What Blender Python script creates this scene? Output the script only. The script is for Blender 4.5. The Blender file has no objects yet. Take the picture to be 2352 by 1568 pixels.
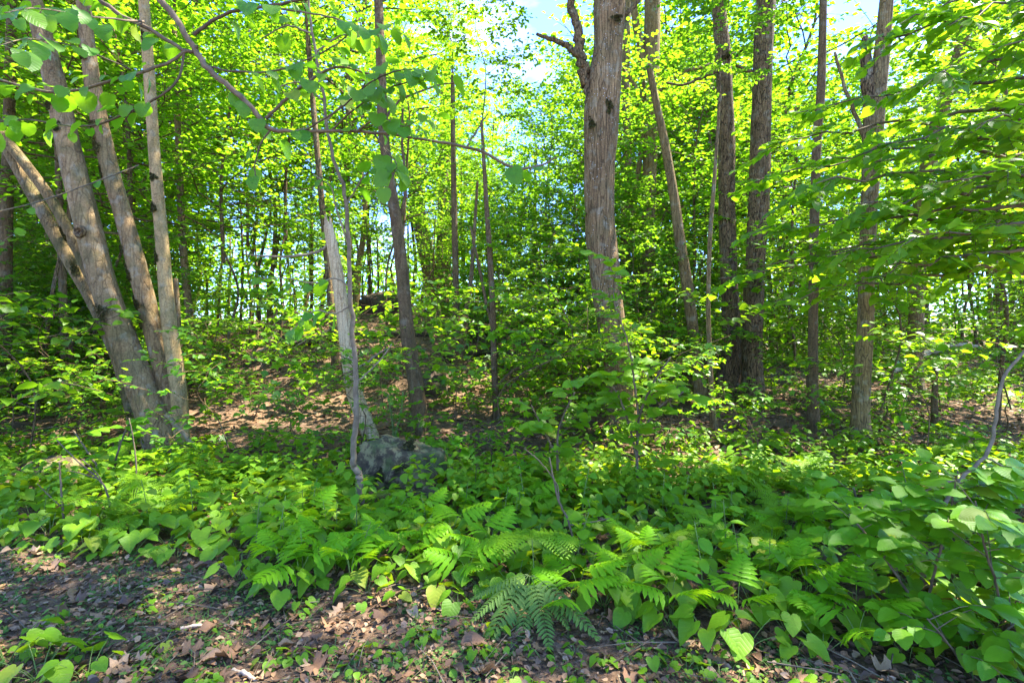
import bpy, math, random
import numpy as np
from mathutils import Matrix, Vector, noise as mnoise

# ------------------------------------------------------------------ camera, sky, sun, exposure
scene = bpy.context.scene
COL = scene.collection
CAM_H = 1.5
F = 1176.0                       # focal length in pixels of a 2352 px wide picture (90 degrees across)
cam_d = bpy.data.cameras.new('camera')
cam_d.sensor_width = 36.0
cam_d.lens = 18.0
cam_d.clip_start = 0.05
cam_d.clip_end = 2000.0
cam = bpy.data.objects.new('camera', cam_d)
COL.objects.link(cam)
cam.location = (0, 0, CAM_H)
cam.rotation_euler = (math.radians(90), 0, 0)
scene.camera = cam

SUN_EL = math.radians(60)
SUN_AZ = math.radians(66)        # measured from +Y towards +X: behind the wood, to the right
world = bpy.data.worlds.new('World')
scene.world = world
world.use_nodes = True
nt = world.node_tree
for n in list(nt.nodes):
    nt.nodes.remove(n)
w_out = nt.nodes.new('ShaderNodeOutputWorld')
w_bg = nt.nodes.new('ShaderNodeBackground')
w_sky = nt.nodes.new('ShaderNodeTexSky')
w_sky.sky_type = 'NISHITA'
w_sky.sun_disc = False
w_sky.sun_elevation = SUN_EL
w_sky.sun_rotation = SUN_AZ
w_sky.air_density = 1.0
w_sky.dust_density = 0.0
w_sky.ozone_density = 4.0
# soft fair-weather cloud, the same all round
w_tc = nt.nodes.new('ShaderNodeTexCoord')
w_map = nt.nodes.new('ShaderNodeMapping')
w_map.inputs['Scale'].default_value = (1.6, 1.6, 5.0)
w_no = nt.nodes.new('ShaderNodeTexNoise')
w_no.inputs['Scale'].default_value = 2.3
w_no.inputs['Detail'].default_value = 7.0
w_no.inputs['Roughness'].default_value = 0.55
w_rmp = nt.nodes.new('ShaderNodeValToRGB')
w_rmp.color_ramp.elements[0].position = 0.53
w_rmp.color_ramp.elements[0].color = (0, 0, 0, 1)
w_rmp.color_ramp.elements[1].position = 0.80
w_rmp.color_ramp.elements[1].color = (0.7, 0.7, 0.7, 1)
w_mix = nt.nodes.new('ShaderNodeMix')
w_mix.data_type = 'RGBA'
w_mix.inputs[7].default_value = (3.6, 3.8, 4.2, 1)
nt.links.new(w_tc.outputs['Generated'], w_map.inputs['Vector'])
nt.links.new(w_map.outputs['Vector'], w_no.inputs['Vector'])
nt.links.new(w_no.outputs['Fac'], w_rmp.inputs['Fac'])
nt.links.new(w_rmp.outputs['Color'], w_mix.inputs[0])
w_tint = nt.nodes.new('ShaderNodeMix')          # a clear, deep blue summer sky
w_tint.data_type = 'RGBA'
w_tint.blend_type = 'MULTIPLY'
w_tint.inputs[0].default_value = 1.0
w_tint.inputs[7].default_value = (0.56, 0.68, 1.0, 1)
nt.links.new(w_sky.outputs['Color'], w_tint.inputs[6])
nt.links.new(w_tint.outputs[2], w_mix.inputs[6])
nt.links.new(w_mix.outputs[2], w_bg.inputs['Color'])
w_bg.inputs['Strength'].default_value = 0.122
nt.links.new(w_bg.outputs[0], w_out.inputs['Surface'])

sun_d = bpy.data.lights.new('sun', 'SUN')
sun_d.energy = 3.8
sun_d.angle = math.radians(0.53)
sun_d.color = (1.0, 0.95, 0.86)
sun = bpy.data.objects.new('sun', sun_d)
COL.objects.link(sun)
to_sun = Vector((math.sin(SUN_AZ) * math.cos(SUN_EL), math.cos(SUN_AZ) * math.cos(SUN_EL), math.sin(SUN_EL)))
sun.rotation_euler = to_sun.to_track_quat('Z', 'Y').to_euler()

scene.view_settings.view_transform = 'Standard'
scene.view_settings.look = 'None'
scene.view_settings.exposure = 3.0
scene.view_settings.gamma = 1.0
scene.view_settings.use_curve_mapping = False
cy = scene.cycles
cy.max_bounces = 10
cy.diffuse_bounces = 7
cy.glossy_bounces = 2
cy.transmission_bounces = 8
cy.transparent_max_bounces = 4
cy.caustics_reflective = False
cy.caustics_refractive = False
cy.sample_clamp_indirect = 6.0
cy.use_denoising = True

RNG = np.random.RandomState(7)
random.seed(7)

# ------------------------------------------------------------------ terrain and pixel helpers
def sstep(a, b, v):
    t = np.clip((v - a) / (b - a), 0, 1)
    return t * t * (3 - 2 * t)

def ground_z(x, y):
    x = np.asarray(x, float); y = np.asarray(y, float)
    amp = 0.85 + 1.75 * np.exp(-((x + 3.6) / 7.0) ** 2)
    z = sstep(6.5, 17.5, y) * amp + 0.018 * np.maximum(y - 17, 0) + 0.05 * np.maximum(y - 46, 0)
    z = z + 0.05 * np.sin(x * 1.3 + 0.6 * y) * np.cos(y * 0.9 - 0.4 * x) * sstep(2.5, 6, y)
    z = z + 0.025 * np.sin(x * 3.1 - y * 1.7) * np.cos(y * 2.6 + x)
    return z

def at(px, py, Y):
    """point seen at pixel (px, py) of the 2352 px picture, Y metres in front of the camera plane"""
    return Vector(((px - 1176) / F * Y, Y, CAM_H + (784 - py) / F * Y))

def on_ground(px, py):
    """where the ray through a pixel meets the ground"""
    Y = 1.2
    while Y < 60:
        p = at(px, py, Y)
        if p.z <= float(ground_z(p.x, p.y)):
            return p
        Y += 0.02
    return at(px, py, 40)

bp = on_ground(905, 1128)          # foot of the boulder
def bed_edge(x):
    return 2.82 - 0.245 * x + 0.12 * np.sin(x * 2.3 + 1) + 0.08 * np.sin(x * 5.1)

# ------------------------------------------------------------------ mesh helpers
class Geo:
    """vertices + polygon arrays + one material; .mesh() makes the datablock once"""
    def __init__(self, V, Fs, mat, smooth=True, name='mesh'):
        self.V = np.asarray(V, np.float32).reshape(-1, 3)
        self.F = [np.asarray(f, np.int32) for f in Fs if len(f)]
        self.mat = mat; self.smooth = smooth; self.name = name; self._m = None
    def mesh(self):
        if self._m is None:
            self._m = make_mesh(self.name, [(self.V, self.F, self.mat)], self.smooth)
        return self._m

def make_mesh(name, chunks, smooth=True):
    """chunks: list of (V, [poly arrays], material)"""
    me = bpy.data.meshes.new(name)
    mats = []; Vs = []; loops = []; starts = []; mi = []
    nv = 0; nl = 0
    for V, Fs, mat in chunks:
        if mat not in mats:
            mats.append(mat); me.materials.append(mat)
        k = mats.index(mat)
        Vs.append(V)
        for f in Fs:
            n, s = f.shape
            loops.append((f + nv).ravel())
            starts.append(nl + np.arange(n, dtype=np.int32) * s)
            mi.append(np.full(n, k, np.int32))
            nl += n * s
        nv += len(V)
    V = np.concatenate(Vs).astype(np.float32)
    L = np.concatenate(loops).astype(np.int32)
    S = np.concatenate(starts).astype(np.int32)
    M = np.concatenate(mi)
    me.vertices.add(len(V)); me.vertices.foreach_set('co', V.ravel())
    me.loops.add(len(L)); me.loops.foreach_set('vertex_index', L)
    me.polygons.add(len(S)); me.polygons.foreach_set('loop_start', S)
    me.polygons.foreach_set('material_index', M)
    if smooth:
        me.polygons.foreach_set('use_smooth', np.ones(len(S), bool))
    me.update(calc_edges=True)
    me.validate()
    return me

class MB:
    def __init__(self):
        self.ch = []
    def add(self, V, Fs, mat):
        self.ch.append((np.asarray(V, np.float32).reshape(-1, 3), [np.asarray(f, np.int32) for f in Fs if len(f)], mat))
    def geo(self, g, M=None):
        V = g.V
        if M is not None:
            A = np.array(M, np.float32)
            V = V @ A[:3, :3].T + A[:3, 3]
        self.ch.append((V, g.F, g.mat))
    def mesh(self, name, smooth=True):
        return make_mesh(name, self.ch, smooth)

def obj(name, mesh, parent=None, loc=None, M=None):
    if isinstance(mesh, Geo):
        mesh = mesh.mesh()
    elif isinstance(mesh, MB):
        mesh = mesh.mesh(name)
    o = bpy.data.objects.new(name, mesh)
    COL.objects.link(o)
    if parent is not None:
        o.parent = parent
    if M is not None:
        o.matrix_basis = M
    elif loc is not None:
        o.location = loc
    return o

def tag(o, label, cat, group=None):
    o['label'] = label; o['category'] = cat
    if group:
        o['group'] = group
    return o

def thing(name, label, cat, loc=(0, 0, 0), rotz=0.0, scale=1.0, group=None, tilt=(0, 0)):
    o = bpy.data.objects.new(name, None)
    o.empty_display_size = 0.05
    COL.objects.link(o)
    o.location = loc
    o.rotation_euler = (tilt[0], tilt[1], rotz)
    o.scale = (scale,) * 3
    return tag(o, label, cat, group)

def stuff(o):
    o['kind'] = 'stuff'; return o

def unit(v):
    v = np.asarray(v, float)
    return v / (np.linalg.norm(v, axis=-1, keepdims=True) + 1e-9)

def smooth_path(pts, n):
    """Catmull-Rom through pts (m x k columns, any number of columns), n samples"""
    P = np.asarray(pts, float)
    if len(P) == 2:
        t = np.linspace(0, 1, n)[:, None]
        return P[0] * (1 - t) + P[1] * t
    Q = np.vstack([2 * P[0] - P[1], P, 2 * P[-1] - P[-2]])
    t = np.linspace(0, len(P) - 1 - 1e-6, n)
    i = t.astype(int); u = (t - i)[:, None]
    p0, p1, p2, p3 = Q[i], Q[i + 1], Q[i + 2], Q[i + 3]
    return 0.5 * (2 * p1 + (p2 - p0) * u + (2 * p0 - 5 * p1 + 4 * p2 - p3) * u ** 2 + (3 * p1 - p0 - 3 * p2 + p3) * u ** 3)

def tube(P, R, ns=8, cap=True, relief=None):
    """P n x 3, R n; returns V, [quads, tris]. relief(theta, s, p) -> radius factor"""
    P = np.asarray(P, float); R = np.asarray(R, float)
    n = len(P)
    T = np.gradient(P, axis=0) if n > 2 else np.repeat((P[1:] - P[:1]), 2, axis=0)
    T = unit(T)
    ref = np.array([0.0, 1.0, 0.0]) if abs(T[0][1]) < 0.9 else np.array([1.0, 0, 0])
    A = np.zeros((n, 3)); a = ref
    for i in range(n):
        a = a - T[i] * np.dot(a, T[i]); a = a / (np.linalg.norm(a) + 1e-9); A[i] = a
    B = np.cross(T, A)
    th = np.linspace(0, 2 * np.pi, ns, endpoint=False)
    rr = np.repeat(R[:, None], ns, 1)
    if relief is not None:
        rr = rr * relief(th, P, R)
    V = P[:, None, :] + rr[:, :, None] * (np.cos(th)[None, :, None] * A[:, None, :] + np.sin(th)[None, :, None] * B[:, None, :])
    V = V.reshape(-1, 3)
    i = np.arange(n - 1)[:, None] * ns; j = np.arange(ns)[None, :]; j2 = (j + 1) % ns
    Q = np.stack([i + j, i + j2, i + ns + j2, i + ns + j], -1).reshape(-1, 4)
    tris = []
    if cap:
        V = np.vstack([V, P[-1:] + T[-1:] * R[-1] * 0.3])
        c = len(V) - 1; o = (n - 1) * ns
        tris = [[o + k, o + (k + 1) % ns, c] for k in range(ns)]
    return V, [Q, np.array(tris, np.int32).reshape(-1, 3)]

def pipe_geo(pts, mat, ns=6, n=None, name='stem'):
    """pts rows (x, y, z, r)"""
    pts = np.asarray(pts, float)
    S = smooth_path(pts, n or max(6, len(pts) * 4))
    V, Fs = tube(S[:, :3], np.maximum(S[:, 3], 0.0006), ns)
    return Geo(V, Fs, mat, name=name)

# ------------------------------------------------------------------ materials
def new_mat(name):
    m = bpy.data.materials.new(name); m.use_nodes = True
    t = m.node_tree
    for n in list(t.nodes):
        t.nodes.remove(n)
    out = t.nodes.new('ShaderNodeOutputMaterial')
    return m, t, out

def N(t, kind, **kw):
    n = t.nodes.new(kind)
    for k, v in kw.items():
        if k in n.inputs.keys():
            n.inputs[k].default_value = v
        else:
            setattr(n, k, v)
    return n

def ramp(t, stops, interp='LINEAR'):
    r = t.nodes.new('ShaderNodeValToRGB')
    r.color_ramp.interpolation = interp
    e = r.color_ramp.elements
    while len(e) < len(stops):
        e.new(0.5)
    for k, (p, c) in enumerate(stops):
        e[k].position = p
        e[k].color = (*c, 1) if len(c) == 3 else c
    return r

def mixc(t, fac, a, b, mode='MIX'):
    m = t.nodes.new('ShaderNodeMix'); m.data_type = 'RGBA'; m.blend_type = mode
    for s, v in ((0, fac), (6, a), (7, b)):
        if hasattr(v, 'is_linked') or hasattr(v, 'links'):
            t.links.new(v, m.inputs[s])
        elif isinstance(v, tuple):
            m.inputs[s].default_value = (*v, 1) if len(v) == 3 else v
        else:
            m.inputs[s].default_value = v
    return m.outputs[2]

def math_n(t, op, a, b=None, c=None, clamp=False):
    m = t.nodes.new('ShaderNodeMath'); m.operation = op; m.use_clamp = clamp
    for k, v in enumerate((a, b, c)):
        if v is None: continue
        if hasattr(v, 'links'):
            t.links.new(v, m.inputs[k])
        else:
            m.inputs[k].default_value = v
    return m.outputs[0]

def leaf_mat(name, dark, light, trans, tfac=0.42, rough=0.42, veins=None, island=True, spec=0.35):
    """leaf blade: glossy-ish front + light coming through; tone differs from leaf to leaf"""
    m, t, out = new_mat(name)
    geo = N(t, 'ShaderNodeNewGeometry'); oi = N(t, 'ShaderNodeObjectInfo')
    rnd = math_n(t, 'FRACT', math_n(t, 'ADD', geo.outputs['Random Per Island'], oi.outputs['Random'])) if island else oi.outputs['Random']
    col = mixc(t, rnd, dark, light)
    # faint blotching within the blade
    tc = N(t, 'ShaderNodeTexCoord')
    no = N(t, 'ShaderNodeTexNoise', Scale=5.0, Detail=3.0)
    t.links.new(tc.outputs['Object'], no.inputs['Vector'])
    blot = math_n(t, 'MULTIPLY_ADD', no.outputs['Fac'], 0.5, 0.75)
    col = mixc(t, 1.0, col, blot, 'MULTIPLY')
    tcol = mixc(t, rnd, trans, (trans[0] * 1.45, trans[1] * 1.15, trans[2]))
    bump_h = None
    if veins:
        sep = N(t, 'ShaderNodeSeparateXYZ'); t.links.new(tc.outputs['Object'], sep.inputs[0])
        ax = math_n(t, 'ABSOLUTE', sep.outputs['X'])
        mid = math_n(t, 'LESS_THAN', ax, 0.014)
        w = math_n(t, 'SUBTRACT', sep.outputs['Y'], math_n(t, 'MULTIPLY', ax, veins[1]))
        fr = math_n(t, 'FRACT', math_n(t, 'MULTIPLY', w, veins[0]))
        dd = math_n(t, 'ABSOLUTE', math_n(t, 'SUBTRACT', fr, 0.5))
        side = math_n(t, 'LESS_THAN', dd, 0.045)
        v = math_n(t, 'MAXIMUM', mid, math_n(t, 'MULTIPLY', side, 0.55))
        col = mixc(t, math_n(t, 'MULTIPLY', v, 0.3), col, (light[0] * 1.8, light[1] * 1.45, light[2] * 1.6))
        tcol = mixc(t, math_n(t, 'MULTIPLY', v, 0.45), tcol, (trans[0] * 0.6, trans[1] * 0.6, trans[2] * 0.6))
        bump_h = math_n(t, 'SMOOTH_MIN', dd, 0.25, 0.1)
    if veins:
        sn = N(t, 'ShaderNodeTexNoise', Scale=9.0, Detail=4.0, noise_dimensions='4D')
        t.links.new(tc.outputs['Object'], sn.inputs['Vector'])
        t.links.new(math_n(t, 'MULTIPLY', oi.outputs['Random'], 40.0), sn.inputs['W'])
        sr = ramp(t, [(0.66, (0, 0, 0)), (0.70, (1, 1, 1))]); t.links.new(sn.outputs['Fac'], sr.inputs['Fac'])
        col = mixc(t, math_n(t, 'MULTIPLY', sr.outputs['Color'], 0.75), col, (0.16, 0.12, 0.03))
        old = math_n(t, 'GREATER_THAN', oi.outputs['Random'], 0.955)
        col = mixc(t, math_n(t, 'MULTIPLY', old, 0.6), col, (0.30, 0.30, 0.03))
    p = N(t, 'ShaderNodeBsdfPrincipled', Roughness=rough)
    p.inputs['Specular IOR Level'].default_value = spec
    t.links.new(col, p.inputs['Base Color'])
    tr = N(t, 'ShaderNodeBsdfTranslucent'); t.links.new(tcol, tr.inputs['Color'])
    if bump_h is not None:
        b = N(t, 'ShaderNodeBump', Strength=0.18, Distance=0.02)
        t.links.new(bump_h, b.inputs['Height'])
        t.links.new(b.outputs[0], p.inputs['Normal'])
    mx = N(t, 'ShaderNodeMixShader'); mx.inputs[0].default_value = tfac
    t.links.new(p.outputs[0], mx.inputs[1]); t.links.new(tr.outputs[0], mx.inputs[2])
    t.links.new(mx.outputs[0], out.inputs['Surface'])
    return m

def bark_mat(name, dark, mid, light, furrow=9.0, stretch=0.13, lichen=0.35, moss=0.0, bump=0.6, fine=40.0, spots=0.0, crack=1.0):
    m, t, out = new_mat(name)
    tc = N(t, 'ShaderNodeTexCoord')
    mp = N(t, 'ShaderNodeMapping'); mp.inputs['Scale'].default_value = (1, 1, stretch)
    t.links.new(tc.outputs['Object'], mp.inputs['Vector'])
    wn = N(t, 'ShaderNodeTexNoise', Scale=4.0, Detail=3.0)
    t.links.new(mp.outputs[0], wn.inputs['Vector'])
    wv = mixc(t, 0.22, mp.outputs[0], wn.outputs['Color'], 'ADD')
    vo = N(t, 'ShaderNodeTexVoronoi', Scale=furrow * 2.2); vo.feature = 'DISTANCE_TO_EDGE'
    t.links.new(wv, vo.inputs['Vector'])
    n1 = N(t, 'ShaderNodeTexNoise', Scale=furrow, Detail=6.0, Roughness=0.65)
    t.links.new(mp.outputs[0], n1.inputs['Vector'])
    n2 = N(t, 'ShaderNodeTexNoise', Scale=fine, Detail=5.0, Roughness=0.7)
    t.links.new(tc.outputs['Object'], n2.inputs['Vector'])
    cr = ramp(t, [(0.0, (0, 0, 0)), (0.07, (1, 1, 1))]); t.links.new(vo.outputs['Distance'], cr.inputs['Fac'])
    base = ramp(t, [(0.36, dark), (0.52, mid), (0.68, light)])
    f = math_n(t, 'ADD', math_n(t, 'MULTIPLY', n1.outputs['Fac'], 0.5), math_n(t, 'MULTIPLY', n2.outputs['Fac'], 0.52))
    t.links.new(f, base.inputs['Fac'])
    crk = math_n(t, 'MULTIPLY_ADD', cr.outputs['Color'], crack, 1 - crack)
    col = mixc(t, crk, tuple(0.45 * c for c in dark), base.outputs['Color'])
    # pale lichen blots
    ln = N(t, 'ShaderNodeTexNoise', Scale=7.0, Detail=5.0, Roughness=0.6)
    t.links.new(tc.outputs['Object'], ln.inputs['Vector'])
    lr = ramp(t, [(0.54, (0, 0, 0)), (0.66, (1, 1, 1))]); t.links.new(ln.outputs['Fac'], lr.inputs['Fac'])
    lf = math_n(t, 'MULTIPLY', lr.outputs['Color'], lichen)
    col = mixc(t, lf, col, (0.32, 0.31, 0.22))
    if spots:
        sv = N(t, 'ShaderNodeTexVoronoi', Scale=26.0)
        t.links.new(tc.outputs['Object'], sv.inputs['Vector'])
        sr = ramp(t, [(0.12, (1, 1, 1)), (0.2, (0, 0, 0))]); t.links.new(sv.outputs['Distance'], sr.inputs['Fac'])
        sm = N(t, 'ShaderNodeTexNoise', Scale=3.0); t.links.new(tc.outputs['Object'], sm.inputs['Vector'])
        sg = math_n(t, 'GREATER_THAN', sm.outputs['Fac'], 0.52)
        col = mixc(t, math_n(t, 'MULTIPLY', math_n(t, 'MULTIPLY', sr.outputs['Color'], sg), spots), col, (0.55, 0.54, 0.48))
    if moss:
        mn = N(t, 'ShaderNodeTexNoise', Scale=2.6, Detail=6.0, Roughness=0.62)
        t.links.new(tc.outputs['Object'], mn.inputs['Vector'])
        mr = ramp(t, [(0.5, (0, 0, 0)), (0.6, (1, 1, 1))]); t.links.new(mn.outputs['Fac'], mr.inputs['Fac'])
        col = mixc(t, math_n(t, 'MULTIPLY', mr.outputs['Color'], moss), col, (0.055, 0.062, 0.018))
    p = N(t, 'ShaderNodeBsdfPrincipled', Roughness=0.88)
    p.inputs['Specular IOR Level'].default_value = 0.2
    t.links.new(col, p.inputs['Base Color'])
    h = math_n(t, 'ADD', math_n(t, 'MULTIPLY', crk, 0.8), math_n(t, 'ADD', n1.outputs['Fac'], math_n(t, 'MULTIPLY', n2.outputs['Fac'], 0.4)))
    b = N(t, 'ShaderNodeBump', Strength=bump, Distance=0.025)
    t.links.new(h, b.inputs['Height']); t.links.new(b.outputs[0], p.inputs['Normal'])
    t.links.new(p.outputs[0], out.inputs['Surface'])
    return m

def plain_mat(name, a, b, scale=12.0, rough=0.8, bump=0.3, detail=5.0):
    m, t, out = new_mat(name)
    tc = N(t, 'ShaderNodeTexCoord'); oi = N(t, 'ShaderNodeObjectInfo')
    no = N(t, 'ShaderNodeTexNoise', Scale=scale, Detail=detail, Roughness=0.6)
    t.links.new(tc.outputs['Object'], no.inputs['Vector'])
    r = ramp(t, [(0.3, a), (0.7, b)]); t.links.new(no.outputs['Fac'], r.inputs['Fac'])
    v = math_n(t, 'MULTIPLY_ADD', oi.outputs['Random'], 0.4, 0.8)
    col = mixc(t, 1.0, r.outputs['Color'], v, 'MULTIPLY')
    p = N(t, 'ShaderNodeBsdfPrincipled', Roughness=rough)
    p.inputs['Specular IOR Level'].default_value = 0.25
    t.links.new(col, p.inputs['Base Color'])
    bp = N(t, 'ShaderNodeBump', Strength=bump, Distance=0.02)
    t.links.new(no.outputs['Fac'], bp.inputs['Height']); t.links.new(bp.outputs[0], p.inputs['Normal'])
    t.links.new(p.outputs[0], out.inputs['Surface'])
    return m

def dead_leaf_mat(name):
    m, t, out = new_mat(name)
    geo = N(t, 'ShaderNodeNewGeometry'); oi = N(t, 'ShaderNodeObjectInfo')
    rnd = math_n(t, 'FRACT', math_n(t, 'ADD', geo.outputs['Random Per Island'], oi.outputs['Random']))
    r = ramp(t, [(0.0, (0.07, 0.04, 0.024)), (0.3, (0.15, 0.078, 0.038)), (0.55, (0.25, 0.128, 0.055)),
                 (0.75, (0.30, 0.175, 0.085)), (0.92, (0.36, 0.235, 0.13)), (1.0, (0.11, 0.065, 0.05))])
    t.links.new(rnd, r.inputs['Fac'])
    tc = N(t, 'ShaderNodeTexCoord'); no = N(t, 'ShaderNodeTexNoise', Scale=18.0, Detail=4.0)
    t.links.new(tc.outputs['Object'], no.inputs['Vector'])
    col = mixc(t, 1.0, r.outputs['Color'], math_n(t, 'MULTIPLY_ADD', no.outputs['Fac'], 0.8, 0.6), 'MULTIPLY')
    p = N(t, 'ShaderNodeBsdfPrincipled', Roughness=0.7)
    p.inputs['Specular IOR Level'].default_value = 0.3
    t.links.new(col, p.inputs['Base Color'])
    tr = N(t, 'ShaderNodeBsdfTranslucent'); t.links.new(col, tr.inputs['Color'])
    mx = N(t, 'ShaderNodeMixShader'); mx.inputs[0].default_value = 0.12
    t.links.new(p.outputs[0], mx.inputs[1]); t.links.new(tr.outputs[0], mx.inputs[2])
    t.links.new(mx.outputs[0], out.inputs['Surface'])
    return m

def ground_mat():
    m, t, out = new_mat('forest_floor')
    tc = N(t, 'ShaderNodeTexCoord')
    wn = N(t, 'ShaderNodeTexNoise', Scale=14.0, Detail=9.0, Roughness=0.72); t.links.new(tc.outputs['Object'], wn.inputs['Vector'])
    fn = N(t, 'ShaderNodeTexNoise', Scale=70.0, Detail=6.0, Roughness=0.7); t.links.new(tc.outputs['Object'], fn.inputs['Vector'])
    mixf = math_n(t, 'ADD', math_n(t, 'MULTIPLY', wn.outputs['Fac'], 0.55), math_n(t, 'MULTIPLY', fn.outputs['Fac'], 0.45))
    r = ramp(t, [(0.34, (0.035, 0.021, 0.012)), (0.46, (0.10, 0.058, 0.03)), (0.54, (0.18, 0.108, 0.058)), (0.64, (0.29, 0.185, 0.105))])
    t.links.new(mixf, r.inputs['Fac'])
    col = r.outputs['Color']
    big = N(t, 'ShaderNodeTexNoise', Scale=0.9, Detail=6.0, Roughness=0.6); t.links.new(tc.outputs['Object'], big.inputs['Vector'])
    br = ramp(t, [(0.48, (0, 0, 0)), (0.62, (1, 1, 1))]); t.links.new(big.outputs['Fac'], br.inputs['Fac'])
    col = mixc(t, math_n(t, 'MULTIPLY', br.outputs['Color'], 0.55), col, (0.05, 0.038, 0.028))
    p = N(t, 'ShaderNodeBsdfPrincipled', Roughness=0.9); p.inputs['Specular IOR Level'].default_value = 0.15
    t.links.new(col, p.inputs['Base Color'])
    b = N(t, 'ShaderNodeBump', Strength=0.8, Distance=0.03)
    t.links.new(mixf, b.inputs['Height'])
    t.links.new(b.outputs[0], p.inputs['Normal'])
    t.links.new(p.outputs[0], out.inputs['Surface'])
    return m

def boulder_mat():
    m, t, out = new_mat('lichen_boulder')
    tc = N(t, 'ShaderNodeTexCoord')
    def no(s, d=6.0, r=0.6):
        n = N(t, 'ShaderNodeTexNoise', Scale=s, Detail=d, Roughness=r); t.links.new(tc.outputs['Object'], n.inputs['Vector']); return n.outputs['Fac']
    a = ramp(t, [(0.3, (0.040, 0.029, 0.016)), (0.55, (0.115, 0.08, 0.042)), (0.75, (0.20, 0.135, 0.07))]); t.links.new(no(9), a.inputs['Fac'])
    l = ramp(t, [(0.5, (0, 0, 0)), (0.54, (1, 1, 1))]); t.links.new(no(9, 10, 0.75), l.inputs['Fac'])
    col = mixc(t, math_n(t, 'MULTIPLY', l.outputs['Color'], 0.75), a.outputs['Color'], (0.25, 0.21, 0.085))
    g = ramp(t, [(0.50, (0, 0, 0)), (0.60, (1, 1, 1))]); t.links.new(no(3.3, 6, 0.65), g.inputs['Fac'])
    col = mixc(t, math_n(t, 'MULTIPLY', g.outputs['Color'], 0.8), col, (0.085, 0.105, 0.03))
    d = ramp(t, [(0.3, (1, 1, 1)), (0.4, (0, 0, 0))]); t.links.new(no(11, 5, 0.7), d.inputs['Fac'])
    col = mixc(t, math_n(t, 'MULTIPLY', d.outputs['Color'], 0.85), col, (0.035, 0.033, 0.03))
    p = N(t, 'ShaderNodeBsdfPrincipled', Roughness=0.92); p.inputs['Specular IOR Level'].default_value = 0.2
    t.links.new(col, p.inputs['Base Color'])
    b = N(t, 'ShaderNodeBump', Strength=1.0, Distance=0.03); t.links.new(no(22, 12, 0.75), b.inputs['Height'])
    t.links.new(b.outputs[0], p.inputs['Normal']); t.links.new(p.outputs[0], out.inputs['Surface'])
    return m

M_CANOPY = leaf_mat('canopy_leaf', (0.055, 0.16, 0.006), (0.11, 0.23, 0.008), (0.27, 0.57, 0.012), 0.52, rough=0.5, spec=0.2)
M_CANOPY2 = leaf_mat('canopy_leaf_deep', (0.042, 0.13, 0.008), (0.085, 0.19, 0.010), (0.24, 0.50, 0.014), 0.50, rough=0.5, spec=0.22)
M_UNDER2 = leaf_mat('understory_leaf_deep', (0.042, 0.135, 0.010), (0.08, 0.19, 0.014), (0.21, 0.46, 0.014), 0.48, rough=0.42, spec=0.32)
M_UNDER = leaf_mat('understory_leaf', (0.058, 0.16, 0.006), (0.117, 0.22, 0.008), (0.25, 0.50, 0.010), 0.48, rough=0.42, spec=0.3)
M_BEECH = leaf_mat('beech_leaf', (0.052, 0.15, 0.008), (0.098, 0.20, 0.010), (0.28, 0.54, 0.012), 0.56, rough=0.42, veins=(9.0, 0.7), spec=0.28)
M_BEECHF = leaf_mat('beech_leaf_small', (0.052, 0.15, 0.008), (0.098, 0.20, 0.010), (0.28, 0.54, 0.012), 0.56, rough=0.42, spec=0.28)
M_BASS = leaf_mat('basswood_leaf', (0.055, 0.17, 0.012), (0.117, 0.23, 0.014), (0.22, 0.52, 0.012), 0.42, rough=0.45, veins=(6.0, 0.9), spec=0.25)
M_HEART = leaf_mat('heart_leaf', (0.093, 0.215, 0.008), (0.159, 0.294, 0.011), (0.317, 0.520, 0.010), 0.34, rough=0.48, veins=(5.5, 0.8), spec=0.22)
M_HEARTF = leaf_mat('heart_leaf_far', (0.093, 0.215, 0.008), (0.159, 0.282, 0.011), (0.317, 0.520, 0.010), 0.34, rough=0.48, spec=0.22)
M_OVATE = leaf_mat('ovate_leaf', (0.075, 0.215, 0.006), (0.130, 0.282, 0.008), (0.261, 0.520, 0.006), 0.36, rough=0.48, veins=(10.0, 0.75), spec=0.2)
M_HAZEL = leaf_mat('hazel_leaf', (0.100, 0.226, 0.008), (0.166, 0.316, 0.010), (0.366, 0.588, 0.010), 0.42, rough=0.48, veins=(8.0, 0.8), spec=0.2)
M_MAPLE = leaf_mat('maple_leaf', (0.074, 0.215, 0.006), (0.133, 0.294, 0.008), (0.300, 0.542, 0.008), 0.38, rough=0.48, spec=0.2)
M_FERN = leaf_mat('fern_leaf', (0.116, 0.249, 0.008), (0.183, 0.328, 0.010), (0.333, 0.542, 0.008), 0.36, rough=0.55, island=False, spec=0.15)
M_FERNB = leaf_mat('wilting_fern_leaf', (0.085, 0.16, 0.028), (0.11, 0.19, 0.034), (0.15, 0.28, 0.03), 0.3, rough=0.6, island=False, spec=0.15)
M_SENS = leaf_mat('lobed_fern_leaf', (0.128, 0.316, 0.006), (0.192, 0.395, 0.008), (0.333, 0.610, 0.008), 0.38, rough=0.5, island=False, spec=0.15)
M_SEED = leaf_mat('seedling_leaf', (0.100, 0.237, 0.013), (0.166, 0.305, 0.019), (0.300, 0.497, 0.011), 0.34, rough=0.5, spec=0.2)
M_GRASS = leaf_mat('grass_blade', (0.06, 0.13, 0.025), (0.11, 0.19, 0.04), (0.12, 0.24, 0.02), 0.25, rough=0.6, spec=0.1)
M_DEAD = dead_leaf_mat('dead_leaf')
M_GROUND = ground_mat()
M_ROCK = boulder_mat()
M_STALK = plain_mat('green_stalk', (0.10, 0.17, 0.03), (0.16, 0.20, 0.05), 20, 0.6, 0.1)
M_TWIG = plain_mat('brown_twig', (0.077, 0.052, 0.029), (0.175, 0.124, 0.069), 14, 0.85, 0.4)
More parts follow.
